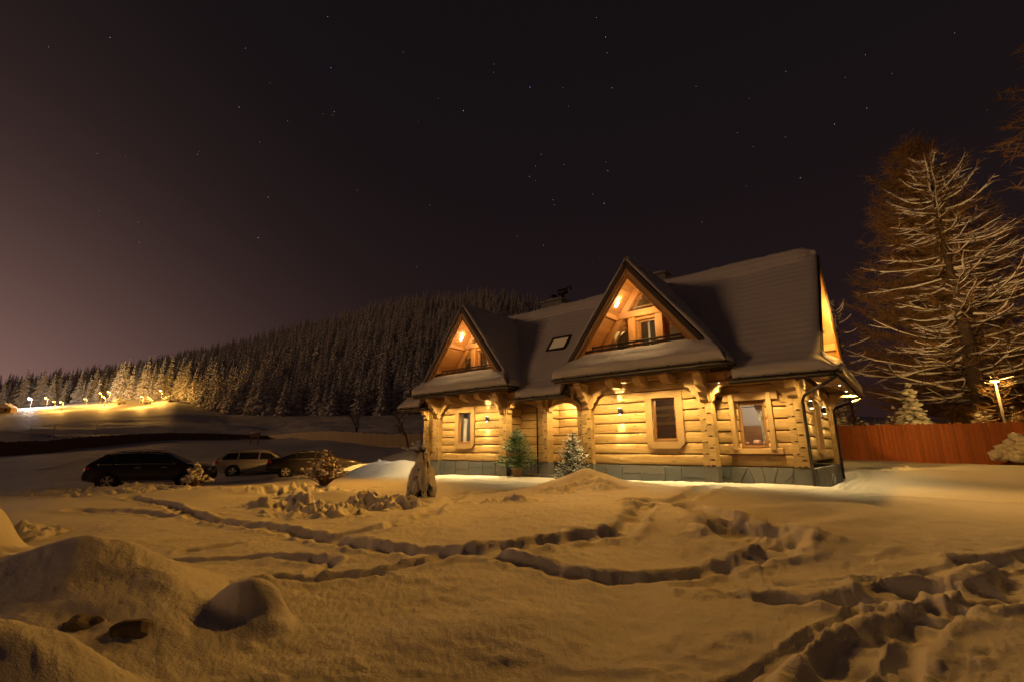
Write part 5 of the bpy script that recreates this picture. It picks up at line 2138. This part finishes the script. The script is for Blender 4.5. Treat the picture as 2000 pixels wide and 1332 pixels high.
# ------------------------------------------------------------ street lamps on the far road
M['sodium'] = emit_mat('sodium_lamp', (1.0, .46, .05), 26.0)
M['whitelamp'] = emit_mat('white_lamp', (.92, .97, 1.0), 700.0)


def street_lamp(px, d, h, white, label, power, rad=.24, col=None):
    x, y = at_px(px, d)
    z = gz(x, y)
    t = empty('street_lamp', (x, y, z))
    tag(t, label, 'street lamp', 'lit street lamps along the far road')
    v, f = tube_geo([(0, 0, -.3), (0, 0, h - .5), (-.1, -.2, h), (-.3, -.6, h + .1)], [.09, .07, .05, .05], 6)
    link('pole', mk_mesh('pole', v, f, M['pole']), t)
    v, f = blob((-.35, -.8, h + .12), 1, .28, .5, .12, 0, 1, ICO1)
    link('lamp_head', mk_mesh('lamp_head', v, f, M['black']), t)
    v, f = blob((-.35, -.95, h - .02), rad, 1, 1, .8, 0, 1, ICO2)
    link('bulb', mk_mesh('bulb', v, f, M['whitelamp'] if white else M['sodium'], True), t)
    dl = bpy.data.lights.new('street_light', 'POINT')
    dl.energy = power
    dl.color = col or ((.85, .93, 1.0) if white else (1.0, .46, .075))
    dl.shadow_soft_size = .3
    o = bpy.data.objects.new('street_light', dl)
    COL.objects.link(o)
    o.parent = t
    o.location = (-.35, -1.0, h - .5)


street_lamp(40, 223, 4.5, True, 'dazzling white street lamp, the brightest on the far road', 6636, .42)
street_lamp(72, 223, 4.5, False, 'orange street lamp next to the dazzling white one', 6636, .34)
street_lamp(104, 204, 3.8, False, 'low orange street lamp, third along the road from the white one', 3827, .30)
street_lamp(150, 223, 3.1, False, 'faint orange street lamp standing alone before the trio of lamps', 2296, .24)
street_lamp(178, 225, 5.5, False, 'orange street lamp, first of the close trio under the spruces', 5359, .28)
street_lamp(194, 223, 6.1, False, 'orange street lamp, tallest of the close trio under the spruces', 5870, .30)
street_lamp(187, 213, 4.5, False, 'orange street lamp, lowest of the close trio under the spruces', 5359, .28)
street_lamp(298, 221, 5.5, False, 'orange street lamp at the upper end of the road below tall spruces', 8295, .34)
street_lamp(262, 206, 4.6, False, 'orange street lamp half hidden in snowy boughs below the tallest spruces', 6636, .20)
street_lamp(-30, 212, 5.3, False, 'unseen orange street lamp outside the frame over the lowest part of the road', 6636, .3)  # lamp out of view, beyond the frame edge
street_lamp(88, 219, 2.9, False, 'short orange street lamp between the second and the low third lamp', 2807, .18)

# added floodlight outside the frame, brightening the wooded hill
_lx, _ly = at_px(-30, 206)
_fd = bpy.data.lights.new('added_hill_fill', 'SPOT')
_fd.energy = 60000
_fd.color = (1.0, .62, .26)
_fd.spot_size = R(70)
_fd.spot_blend = .8
_fd.shadow_soft_size = .4
_fo = bpy.data.objects.new('added_hill_fill', _fd)
COL.objects.link(_fo)
_fp = Vector((_lx, _ly - 1.2, gz(_lx, _ly) + 6.5))
_tx, _ty = at_px(680, 400)
_fo.matrix_basis = Matrix.Translation(_fp) @ (Vector((_tx, _ty, 75)) - _fp).to_track_quat('-Z', 'Y').to_matrix().to_4x4()

# snowy bush glowing under a lamp
def shrub(name, loc, h, r, n, label, cat, mats, rd, snowy=.6, droop=0.0, clump=.10, upright=.5, group=None, rad=.012):
    t = empty(name, loc)
    tag(t, label, cat, group)
    parts, sn = [], []
    for i in range(n):
        a = rd.uniform(0, 6.283)
        e = rd.uniform(0, 1) ** upright
        L = h * rd.uniform(.6, 1.05)
        out = r * (1 - e) * rd.uniform(.6, 1.2) + .03
        p0 = Vector((rd.uniform(-.06, .06) * r, rd.uniform(-.06, .06) * r, 0))
        p3 = Vector((math.cos(a) * out, math.sin(a) * out, L * (.35 + .65 * e)))
        p1 = p0.lerp(p3, .4) + Vector((0, 0, L * .12))
        p2 = p0.lerp(p3, .75) + Vector((rd.uniform(-.08, .08) * h, rd.uniform(-.08, .08) * h, L * .10 * (1 - droop)))
        parts.append(tube_geo([p0, p1, p2, p3], [rad * 1.2, rad, rad * .7, rad * .25], 4))
        for k in range(3):
            q = p1.lerp(p3, rd.random())
            parts.append(tube_geo([q, q + Vector((rd.uniform(-.2, .2) * h, rd.uniform(-.2, .2) * h, rd.uniform(.02, .2) * h))], [rad * .6, rad * .2], 3))
            if rd.random() < snowy:
                s = clump * rd.uniform(.5, 1.3)
                sn.append(blob(q + Vector((0, 0, s * .4)), s, rd.uniform(.8, 1.5), rd.uniform(.8, 1.4), rd.uniform(.5, .8), .35, i + k, ICO1))
        if rd.random() < snowy:
            s = clump * rd.uniform(.5, 1.2)
            sn.append(blob(p3, s, 1, 1, .8, .35, i, ICO1))
    link('twigs', mk_mesh('twigs', *join_geo(parts), mats), t)
    if sn: link('snow_clumps', mk_mesh('snow_clumps', *join_geo(sn), M['snow'], True), t)
    return t


_r2 = random.Random(77)
for px, d, lab in ((270, 218, 'round snowy bush glowing under the half hidden lamp'), (215, 222, 'small snowy bush beside the trio of street lamps'), (318, 222, 'snowy bush at the upper end of the lit road')):
    x, y = at_px(px, d)
    shrub('snowy_bush', (x, y, gz(x, y) - .2), 3.2, 3.4, 40, lab, 'bush', M['dry'], _r2, .9, .6, .7, .9, 'bushes by the far road', .05)

# small hut at the edge
hx, hy = at_px(-8, 205)
hut = empty('small_hut', (hx, hy, gz(hx, hy)), .3)
tag(hut, 'small hut with a snowy roof at the frame edge below the white lamp', 'hut')
v, f = box_geo(-3, 3, -2, 2, -.5, 2.2)
link('wall', mk_mesh('wall', v, f, M['trim']), hut)
v, f = prism_geo([(-3.5, 2.0), (3.5, 2.0), (0, 4.2)], 4.8)
link('roof', mk_mesh('roof', v, f, M['snow']), hut, Matrix.Translation((0, -2.4, 0)))
for s in (-1.3, 1.3):
    v, f = box_geo(s - .4, s + .4, -2.03, -1.98, .7, 1.7)
    link('window', mk_mesh('window', v, f, M['cglass']), hut)


# ------------------------------------------------------------ firs by the entrance
def needle_fir(h, r, rd, tiers=17, per=11, up=.30, nl=.075, start=.16):
    vs, fs = [], []
    def blade(p, d, L, w):
        d = d.normalized()
        s = d.cross(Vector((0, 0, 1)))
        s = s.normalized() if s.length > .01 else Vector((1, 0, 0))
        n = s.cross(d)
        s = (s * math.cos(.9) + n * math.sin(.9) * rd.choice((-1, 1)))
        b = len(vs)
        vs.extend([p + s * w * .3, p + d * L * .55 + s * w, p + d * L, p + d * L * .5 - s * w])
        fs.append((b, b + 1, b + 2, b + 3))
    for i in range(tiers):
        t = i / tiers
        z = h * (start + (1 - start) * t ** .95)
        n = max(4, int(per * (1 - .5 * t)))
        a0 = rd.uniform(0, 6)
        for k in range(n):
            a = a0 + 6.283 * k / n + rd.uniform(-.25, .25)
            L = (r * (1 - t) ** .9 + .05) * rd.uniform(.75, 1.15)
            dirn = Vector((math.cos(a), math.sin(a), up * (1 if t > .25 else .2) + rd.uniform(-.25, .15)))
            m = max(3, int(L / (nl * .42)))
            for j in range(m):
                q = (j + .6) / m
                p = Vector((0, 0, z)) + dirn * L * q + Vector((0, 0, -.10 * L * math.sin(q * 3.14)))
                side = Vector((-math.sin(a), math.cos(a), 0))
                for s in (-1, 1):
                    tw = (dirn * .75 + side * s * rd.uniform(.5, 1.1) + Vector((0, 0, rd.uniform(-.1, .3)))).normalized()
                    tl = nl * rd.uniform(.8, 1.5) * (1.7 - q)
                    blade(p, tw, tl, nl * .13)
                    blade(p + tw * tl * .4, (tw + side * s * .4 + Vector((0, 0, .2))), tl * .7, nl * .10)
            blade(Vector((0, 0, z)) + dirn * L * .95, dirn, nl * 1.2, nl * .12)
    for k in range(6):
        blade(Vector((0, 0, h * .95)), Vector((rd.uniform(-.3, .3), rd.uniform(-.3, .3), 1)), h * .09, nl * .12)
    return vs, fs


rf = random.Random(4)
def fir(name, u, v, z, h, r, mat, label, pot, nl=.075):
    w = hw(u, v, z)
    t = empty(name, w)
    tag(t, label, 'fir')
    z0 = .30 if pot else 0
    vs, fs = needle_fir(h, r, rf, tiers=22, per=13, nl=nl, start=.14 if pot else .05)
    link('foliage', mk_mesh('foliage', vs, fs, M[mat]), t, Matrix.Translation((0, 0, z0)))
    v_, f_ = tube_geo([(0, 0, 0), (0, 0, h * .95 + z0)], [.035, .006], 6)
    link('trunk', mk_mesh('trunk', v_, f_, M['bark']), t)
    if pot:
        prof = [(.15, 0), (.20, .26), (.225, .26), (.225, .33), (.19, .33), (.18, .28), (0, .28)]
        vs, fs = [], []
        for (rr, zz) in prof:
            for k in range(18): vs.append((rr * math.cos(k * math.pi / 9), rr * math.sin(k * math.pi / 9), zz))
        for i in range(len(prof) - 1):
            for k in range(18): fs.append((i * 18 + k, i * 18 + (k + 1) % 18, (i + 1) * 18 + (k + 1) % 18, (i + 1) * 18 + k))
        link('flowerpot', mk_mesh('flowerpot', vs, fs, M['terracotta'], True), t)
    return t


fir('potted_fir', -11.75, 14.2, gz(*hw(-11.75, 14.2).xy) , 1.50, .80, 'fir', 'green fir in a pale clay pot beside the entrance', True)
fir('snowy_fir', -8.95, 13.85, gz(*hw(-8.95, 13.85).xy) + .06, 1.52, .66, 'firsnow', 'snow-dusted fir in front of the entrance post, behind the snow heap', False)

# gnome-sized clutter by the pot
w_ = hw(-11.2, 14.5)
t = empty('garden_broom', (w_.x, w_.y, gz(w_.x, w_.y)))
tag(t, 'broom leaning on the entrance post beside the potted fir', 'broom')
v, f = tube_geo([(0, 0, .25), (.05, .2, 1.25)], .014, 6)
link('handle', mk_mesh('handle', v, f, M['trim']), t)
parts = [tube_geo([(0, 0, .28), (math.cos(a) * .08, math.sin(a) * .04, 0)], [.014, .010], 4) for a in [k * .5 for k in range(13)]]
link('bristles', mk_mesh('bristles', *join_geo(parts), M['dry']), t)


# snow-bent thuja on the lawn edge
def thuja(x, y, label):
    z = gz(x, y)
    t = empty('snowbound_thuja', (x, y, z - .04))
    tag(t, label, 'shrub')
    rd = random.Random(9)
    H = 1.22
    rr_ = lambda q: .42 * (1 - q) ** .62 * (.72 + .28 * min(1, q * 4 + .2))
    # dark inner foliage in hanging sprays
    vs, fs = [], []
    for i in range(900):
        q = rd.random() ** 1.2
        a = rd.uniform(0, 6.283)
        r0 = rr_(q) * rd.uniform(.72, 1.05)
        p = Vector((math.cos(a) * r0, math.sin(a) * r0, q * H))
        d = Vector((math.cos(a) * .5, math.sin(a) * .5, -.9)).normalized() * rd.uniform(.07, .16)
        s = Vector((-math.sin(a), math.cos(a), 0)) * .022
        b = len(vs)
        vs += [p - s, p + s, p + d + s * .4, p + d - s * .4]
        fs.append((b, b + 1, b + 2, b + 3))
    link('foliage', mk_mesh('foliage', vs, fs, M['thuja']), t)
    # a cloak of snow from the tip down, torn into lobes below
    n, m = 56, 26
    vs, fs = [], []
    for j in range(m + 1):
        q = 1 - j / m
        for i in range(n):
            a = 2 * math.pi * i / n
            cut = .13 + .15 * abs(math.sin(a * 3.5 + .9)) + .16 * mnoise.noise(Vector((math.cos(a) * 3.2, math.sin(a) * 3.2, 3)))
            zz = max(cut, 0.02) + (1 - max(cut, .02)) * q
            r0 = rr_(min(zz, .995)) * 1.06 + .02 + .06 * mnoise.noise(Vector((math.cos(a) * 2.6, math.sin(a) * 2.6, zz * 4))) + .03 * mnoise.noise(Vector((math.cos(a) * 7, math.sin(a) * 7, zz * 9)))
            lobe = .045 * math.sin(a * 5 + zz * 2) * (1 - zz)
            vs.append((math.cos(a) * (r0 + lobe), math.sin(a) * (r0 + lobe), zz * H))
    for j in range(m):
        for i in range(n):
            a, b = j * n + i, j * n + (i + 1) % n
            fs.append((a, a + n, b + n, b))
    fs.append(tuple(range(n)))
    link('snow_cloak', mk_mesh('snow_cloak', vs, fs, M['snow'], True), t)
    parts = []
    for k in range(9):
        a = k * .7 + .2
        parts.append(blob((math.cos(a) * .34, math.sin(a) * .34, rd.uniform(.10, .34)), .11, rd.uniform(.6, .9), rd.uniform(.6, .9), rd.uniform(1.2, 2.0), .35, k, ICO2))
    link('snow_lobes', mk_mesh('snow_lobes', *join_geo(parts), M['snow'], True), t)
    vs, fs = [], []
    for i in range(60):
        a = rd.uniform(0, 6.28)
        p = Vector((math.cos(a) * .03, math.sin(a) * .03, H * rd.uniform(.93, 1.0)))
        d = Vector((math.cos(a) * .25, math.sin(a) * .25, 1)) * rd.uniform(.08, .22)
        s = Vector((-math.sin(a), math.cos(a), 0)) * .014
        b = len(vs)
        vs += [p - s, p + s, p + d]
        fs.append((b, b + 1, b + 2))
    link('tip', mk_mesh('tip', vs, fs, M['thuja']), t)


M['thuja'] = frost_mat('thuja', (.034, .040, .018), .12)
thuja(-2.42, 12.9, 'cone-shaped shrub cloaked in snow standing before the left gable wing')
_r3 = random.Random(15)
shrub('snowy_shrub', (-6.75, 17.3, gz(-6.75, 17.3) - .03), 1.25, .95, 190, 'spiky shrub loaded with snow in front of the dark saloon car', 'shrub', M['dry'], _r3, .42, .2, .062, .8, rad=.014)
shrub('snowy_sapling', (-12.0, 18.2, gz(-12, 18.2) - .03), .95, .55, 80, 'low sapling weighed down with snow at the nose of the black car', 'shrub', M['dry'], _r3, .6, .4, .075, .6, rad=.014)
shrub('snowy_bush', (-4.9, 25.6, gz(-4.9, 25.6) - .05), .9, 1.2, 70, 'wide bush under snow at the far corner of the house', 'bush', M['dry'], _r3, .7, .5, .10, 1.0)
shrub('snowy_bush', (21.15, 19.7, gz(21.15, 19.7) - .05), 1.35, .95, 110, 'pale bush bowed under thick snow in front of the red fence', 'bush', M['dry'], _r3, .9, .6, .19, .75)
# bare tree behind the far corner
def bare_tree(name, loc, h, label, rd, spread=.55, mat='twig', depth=5, r0=.12, snowy=0.0, n0=5, lean=(0, 0)):
    t = empty(name, loc)
    tag(t, label, 'tree')
    parts, sn = [], []
    def grow(p, d, L, r, k):
        q = [p]
        dd = d.copy()
        for i in range(3):
            dd = (dd + Vector((rd.uniform(-.2, .2), rd.uniform(-.2, .2), rd.uniform(-.05, .15)))).normalized()
            q.append(q[-1] + dd * L / 3)
        parts.append(tube_geo(q, [r, r * .85, r * .7, r * .55], 5 if k > 2 else 3, False))
        if snowy and k < depth - 1 and rd.random() < snowy:
            sn.append(tube_geo([a + Vector((0, 0, r * .9)) for a in q], [r * .8, r * .9, r * .7, r * .4], 4))
        if k == 0: return
        for i in range(3 if k > 1 else 3):
            a = rd.uniform(0, 6.283)
            o = Vector((math.cos(a), math.sin(a), rd.uniform(-.2, .5))) * spread * 1.5
            grow(q[rd.choice((2, 3, 3))], (dd + o).normalized(), L * rd.uniform(.55, .8), r * .55, k - 1)
    grow(Vector((0, 0, -.1)), Vector((lean[0], lean[1], 1)).normalized(), h * .32, r0, depth)
    link('branches', mk_mesh('branches', *join_geo(parts), M[mat]), t)
    if sn: link('branch_snow', mk_mesh('branch_snow', *join_geo(sn), M['snow'], True), t)


rb = random.Random(31)
x, y = at_px(800, 44); bare_tree('bare_tree', (x, y, gz(x, y)), 5.6, 'wide bare tree with fine twigs behind the far corner of the house', rb, .75, 'dry', 5, .13, .2)
x, y = at_px(695, 92); bare_tree('bare_tree', (x, y, gz(x, y)), 7.0, 'dark bare tree standing beyond the pale board fence', rb, .5, 'bark', 5, .2)


# ------------------------------------------------------------ trees behind the red fence
def limb_tree(name, loc, h, label, rd, crown, n, snow=True, trunk_r=.5, twigs=0, mat='bark', lo=.18, twigmat='twig', upturn=.35):
    """tall conifer without needles: trunk with many long limbs, snow lying along them"""
    t = empty(name, loc)
    tag(t, label, 'tree')
    v, f = tube_geo([(0, 0, -.4), (0, 0, .5), (0.05, 0, h * .25), (-.05, 0, h * .55), (0, 0, h)], [trunk_r * 1.4, trunk_r, trunk_r * .68, trunk_r * .34, .03], 12)
    link('trunk', mk_mesh('trunk', v, f, M['bark'], True), t)
    parts, sn, tw_v, tw_f = [], [], [], []
    for i in range(n):
        q = lo + (1 - lo) * ((i + rd.random()) / n) ** .95
        z = h * q
        a = rd.uniform(0, 6.283)
        L = crown * ((1 - q) / (1 - lo)) ** .62 * rd.uniform(.55, 1.12) + .25
        d = Vector((math.cos(a), math.sin(a), 0))
        r = .022 + .045 * (1 - q) * rd.uniform(.6, 1.3)
        pts = []
        m = 7
        sagm = rd.uniform(.0, .22)
        up = upturn * rd.uniform(-.1, 1.2) + (.5 if q > .8 else 0)
        wob = Vector((0, 0, 0))
        for k in range(m + 1):
            s = k / m
            wob = wob + Vector((rd.uniform(-.06, .06), rd.uniform(-.06, .06), rd.uniform(-.045, .05))) * L * .45
            pts.append(Vector((0, 0, z)) + d * L * s + wob + Vector((0, 0, L * (-sagm * math.sin(s * 2.4) + up * s ** 1.7))))
        rad = [r * (1 - .8 * k / m) for k in range(m + 1)]
        parts.append(tube_geo(pts, rad, 5, False))
        if snow and rd.random() < .85:
            s0 = rd.choice((0, 1, 2))
            pp = [p + Vector((0, 0, rad[k] * .9 + .02)) for k, p in enumerate(pts)][s0:]
            sr = [max(.03, (rad[k] * 1.15 + .030) * (1.15 if k % 2 else .75) * rd.uniform(.6, 1.25)) for k in range(m + 1)][s0:]
            sr[-1] = .012
            sn.append(tube_geo(pp, sr, 5))
        for k in range(int(3 + L * 1.1) if snow else 0):
            s = rd.uniform(.25, .95)
            j = min(m - 1, int(s * m))
            p = pts[j].lerp(pts[j + 1], s * m - j)
            b_ = (d * rd.uniform(.4, 1.0) + Vector((-d.y, d.x, 0)) * rd.choice((-1, 1)) * rd.uniform(.4, 1.0) + Vector((0, 0, rd.uniform(-.15, .45)))).normalized()
            bl = L * rd.uniform(.12, .30) * (1.2 - s * .6)
            r1 = r * .42
            q = [p, p + b_ * bl * .5 + Vector((0, 0, rd.uniform(-.04, .06) * bl)), p + b_ * bl + Vector((0, 0, rd.uniform(-.05, .18) * bl))]
            parts.append(tube_geo(q, [r1, r1 * .7, r1 * .3], 4, False))
            if rd.random() < .65:
                sn.append(tube_geo([a + Vector((0, 0, r1 * .8 + .012)) for a in q], [r1 * .9 + .012, r1 * .9 + .02, .008], 4))
        for k in range(int(twigs * L)):
            s = rd.random()
            j = min(m - 1, int(s * m))
            p = pts[j].lerp(pts[j + 1], s * m - j)
            td = (d * rd.uniform(.1, .8) + Vector((rd.uniform(-1, 1), rd.uniform(-1, 1), rd.uniform(-.35, .85)))).normalized()
            tl = rd.uniform(.25, .8) * (.5 + .5 * crown / 4)
            sd = td.cross(Vector((rd.uniform(-1, 1), rd.uniform(-1, 1), rd.uniform(-1, 1)))).normalized() * .013
            b = len(tw_v)
            mid = p + td * tl * .5 + Vector((0, 0, rd.uniform(-.05, .1)))
            tw_v += [p - sd, p + sd, mid + sd * .8, mid - sd * .8, p + td * tl]
            tw_f += [(b, b + 1, b + 2, b + 3), (b + 3, b + 2, b + 4)]
    link('limbs', mk_mesh('limbs', *join_geo(parts), M[mat], True), t)
    if sn: link('limb_snow', mk_mesh('limb_snow', *join_geo(sn), M['snow'], True), t)
    if tw_f: link('twigs', mk_mesh('twigs', tw_v, tw_f, M[twigmat]), t)
    return t


rt = random.Random(12)
bx, by = 27.6, 27.2
limb_tree('tall_conifer', (bx, by, .6), 19.5, 'tall bare conifer with long snow-lined limbs behind the red fence', rt, 6.3, 185, True, .60, 12.0, 'bark', .16, upturn=.30)
fx, fy = 33.2, 34.0
limb_tree('larch_tree', (fx, fy, .8), 25.0, 'feathery brown larch rising behind the tall bare conifer', rt, 7.0, 460, False, .5, 46, 'twig', .06, 'twig', .5)
limb_tree('larch_tree', (24.5, 33.5, .8), 11.0, 'slender bare tree beside the gable, left of the tall conifer', rt, 2.8, 60, True, .16, 8, 'twig', .25, 'twig', .5)
limb_tree('larch_tree', (26.7, 16.9, .4), 21.5, 'larch just outside the frame, its twigs reaching into the upper corner', rt, 4.4, 150, False, .34, 30, 'twig', .60, 'twig', .3)
# dark spruce under snow, right of the gable
def snow_spruce(loc, h, r, label, rd, cat='tree'):
    t = empty('snowy_spruce', loc)
    tag(t, label, cat)
    vs, fs = spruce_geo(h, r, 18, 14, rd, 2, .45, .03)
    link('crown', mk_mesh('crown', vs, fs, M['spruce_dark']), t)
    v, f = tube_geo([(0, 0, -.2), (0, 0, h * .9)], [.09, .01], 6)
    link('trunk', mk_mesh('trunk', v, f, M['bark']), t)
    sn = []
    for i in range(75):
        q = rd.random() ** .9
        a = rd.uniform(0, 6.283)
        rr = r * (1 - q) ** .85 * rd.uniform(.55, .95)
        s = rd.uniform(.08, .22) * (1.1 - .4 * q)
        sn.append(blob((math.cos(a) * rr, math.sin(a) * rr, h * (.08 + .9 * q) - rr * .35), s, rd.uniform(.9, 1.7), rd.uniform(.9, 1.7), rd.uniform(.5, .8), .3, i, ICO1))
    link('snow_clumps', mk_mesh('snow_clumps', *join_geo(sn), M['snow'], True), t)


snow_spruce((22.9, 26.6, .5), 4.3, 1.55, 'dense little spruce heaped with snow behind the red fence', rt)
# thicket between and beyond
for i, (x, y, h, r, lab) in enumerate(((20.6, 29.5, 3.0, 2.2, 'brown brushwood behind the red fence next to the house gable'), (22.4, 31.5, 3.8, 2.4, 'tall brown brushwood beyond the fence, under the slender bare tree'),
                                        (24.9, 24.7, 2.9, 1.3, 'tangle of twigs glowing below the street lamp'), (24.6, 29.8, 3.2, 2.2, 'dim brushwood at the foot of the tall conifer'), (26.3, 24.3, 3.0, 1.3, 'golden brushwood right of the lamp by the neighbouring wall'))):
    shrub('brushwood', (x, y, gz(x, y)), h, r, 90, lab, 'bush', M['twig'], rt, .22, .2, .13, .75, 'brushwood behind the red fence', .022)
# the small tree gilded by the lamp
limb_tree('small_tree', (24.5, 23.3, .35), 3.9, 'small tree with tiered branches gilded by the street lamp', rt, 1.35, 40, False, .05, 6, 'dry', .3, 'dry', .45)


def near_lamp():
    x, y, z, h = 23.7, 22.5, .4, 3.85
    t = empty('street_lamp', (x, y, z))
    tag(t, 'orange street lamp shining beyond the red fence beside the leaning trunk', 'street lamp')
    v, f = tube_geo([(.3, .25, -.3), (.3, .25, h - .5), (.2, .15, h), (0, 0, h + .08)], [.07, .06, .045, .04], 7)
    link('pole', mk_mesh('pole', v, f, M['pole']), t)
    v, f = blob((-.05, -.05, h + .08), 1, .26, .16, .08, 0, 1, ICO2)
    link('lamp_head', mk_mesh('lamp_head', v, f, M['black'], True), t)
    v, f = blob((-.05, -.07, h - .0), 1, .22, .13, .06, 0, 1, ICO2)
    link('bulb', mk_mesh('bulb', v, f, M['sodium2'], True), t)
    dl = bpy.data.lights.new('street_light', 'POINT')
    dl.energy = 380
    dl.color = (1.0, .55, .12)
    dl.shadow_soft_size = .15
    o = bpy.data.objects.new('street_light', dl)
    COL.objects.link(o)
    o.parent = t
    o.location = (-.05, -.12, h - .12)


M['sodium2'] = emit_mat('near_sodium_lamp', (1.0, .47, .06), 9.0)
near_lamp()

# neighbouring house at the edge
nb = empty('neighbour_house', (38.6, 29.5, .4), R(-38))
tag(nb, 'neighbouring plastered house at the frame edge with a timber roof edge', 'house')
M['nplaster'] = plain_mat('ochre_plaster', (.46, .33, .17), .85, 0, .08)
v, f = box_geo(-3.9, 6, 0, 7, -.5, 6.2)
link('wall', mk_mesh('wall', v, f, M['nplaster']), nb)
v, f = prism_geo([(-4.9, 5.2), (1.0, 10.6), (7, 5.2), (7, 5.5), (1.0, 10.95), (-4.9, 5.5)], 8.4)
link('roof', mk_mesh('roof', v, f, M['trim']), nb, Matrix.Translation((0, -.9, 0)))
v, f = prism_geo([(-5.0, 5.5), (1.0, 10.98), (7, 5.5), (7, 5.75), (1.0, 11.25), (-5.0, 5.75)], 8.6)
link('roof_snow', mk_mesh('roof_snow', v, f, M['roofsnow']), nb, Matrix.Translation((0, -1.0, 0)))
wf = rect_ring('window', 1.0, 1.3, .09, .08, M['winframe'], nb, Matrix.Translation((-2.2, -.04, 2.2)))
v, f = box_geo(-.42, .42, -.01, .0, -.56, .56)
link('pane', mk_mesh('pane', v, f, M['cglass']), wf, Matrix.Translation((-2.2, -.002, 2.2)))

# boulders showing through the snow mound in front
for i, (x, y, z, s, lab) in enumerate(((-3.38, 4.02, 0, .115, 'dark boulder poking from the snow mound, the upper of two'), (-2.90, 3.90, 0, .125, 'dark boulder poking from the snow mound, the lower and larger of two'))):
    v, f = blob((0, 0, 0), s, 1.3, 1.0, .8, .45, i + 5, ICO3)
    o = link('boulder', mk_mesh('boulder', v, f, M['rock'], False), None, Matrix.Translation((x, y, gz(x, y) - .035)) @ Matrix.Rotation(.4 * i, 4, 'Z'))
    tag(o, lab, 'boulder', 'boulders in the snow mound')

# ------------------------------------------------------------ stars
def stars():
    rd = random.Random(99)
    D = 5200.0
    cp, sp = math.cos(R(13.2)), math.sin(R(13.2))
    def direction(px, py):
        a, b = (px - 1000) / 900, (666 - py) / 900
        v = Vector((a, cp - b * sp, sp + b * cp))
        return v.normalized()
    L = [(1035, 171, 2.2, 1), (646, 133, 2.2, 1), (905, 217, 2.4, 0), (1057, 302, 1.9, 1), (1046, 325, 1.9, 1), (1034, 346, 2.0, 1), (1046, 353, 1.3, 0), (1080, 391, 1.8, 1), (1083, 400, 1.7, 1), (1180, 398, 2.2, 0), (1183, 73, 2.0, 0), (1186, 104, 1.6, 0),
         (1187, 334, 1.9, 0), (504, 465, 2.2, 0), (524, 386, 1.6, 0), (479, 95, 1.5, 0), (467, 210, 1.6, 0), (653, 219, 1.6, 0), (788, 103, 1.4, 0), (965, 126, 1.4, 0), (964, 142, 1.3, 0), (857, 192, 1.3, 0), (1062, 480, 1.8, 0), (1101, 322, 1.4, 0),
         (1165, 35, 1.5, 0), (1195, 172, 1.5, 0), (1110, 208, 1.2, 0), (1563, 348, 1.8, 0), (1630, 243, 1.7, 0), (1693, 212, 1.4, 0), (1690, 108, 1.3, 0), (215, 74, 1.6, 0), (272, 474, 1.4, 0), (640, 33, 1.6, 0), (1158, 380, 1.3, 0), (1371, 434, 1.3, 0), (1440, 260, 1.3, 0)]
    for i in range(95):
        L.append((rd.uniform(-500, 2500), rd.uniform(-500, 560), rd.uniform(.7, 1.25), 0))
    parts, mi = [], []
    for (px, py, s, b) in L:
        p = direction(px, py) * D + Vector((0, 0, CAM_H))
        r = 1.5 * s
        v = [(p.x + r, p.y, p.z), (p.x - r, p.y, p.z), (p.x, p.y + r, p.z), (p.x, p.y - r, p.z), (p.x, p.y, p.z + r), (p.x, p.y, p.z - r)]
        f = [(0, 2, 4), (2, 1, 4), (1, 3, 4), (3, 0, 4), (2, 0, 5), (1, 2, 5), (3, 1, 5), (0, 3, 5)]
        parts.append((v, f)); mi += [b] * 8
    vs, fs = join_geo(parts)
    o = link('sky_stars', mk_mesh('sky_stars', vs, fs, [emit_mat('star_white', (.9, .86, .8), .85), emit_mat('star_blue', (.25, .40, 1.0), 1.3)], midx=mi))
    tag(o, kind='structure')


stars()
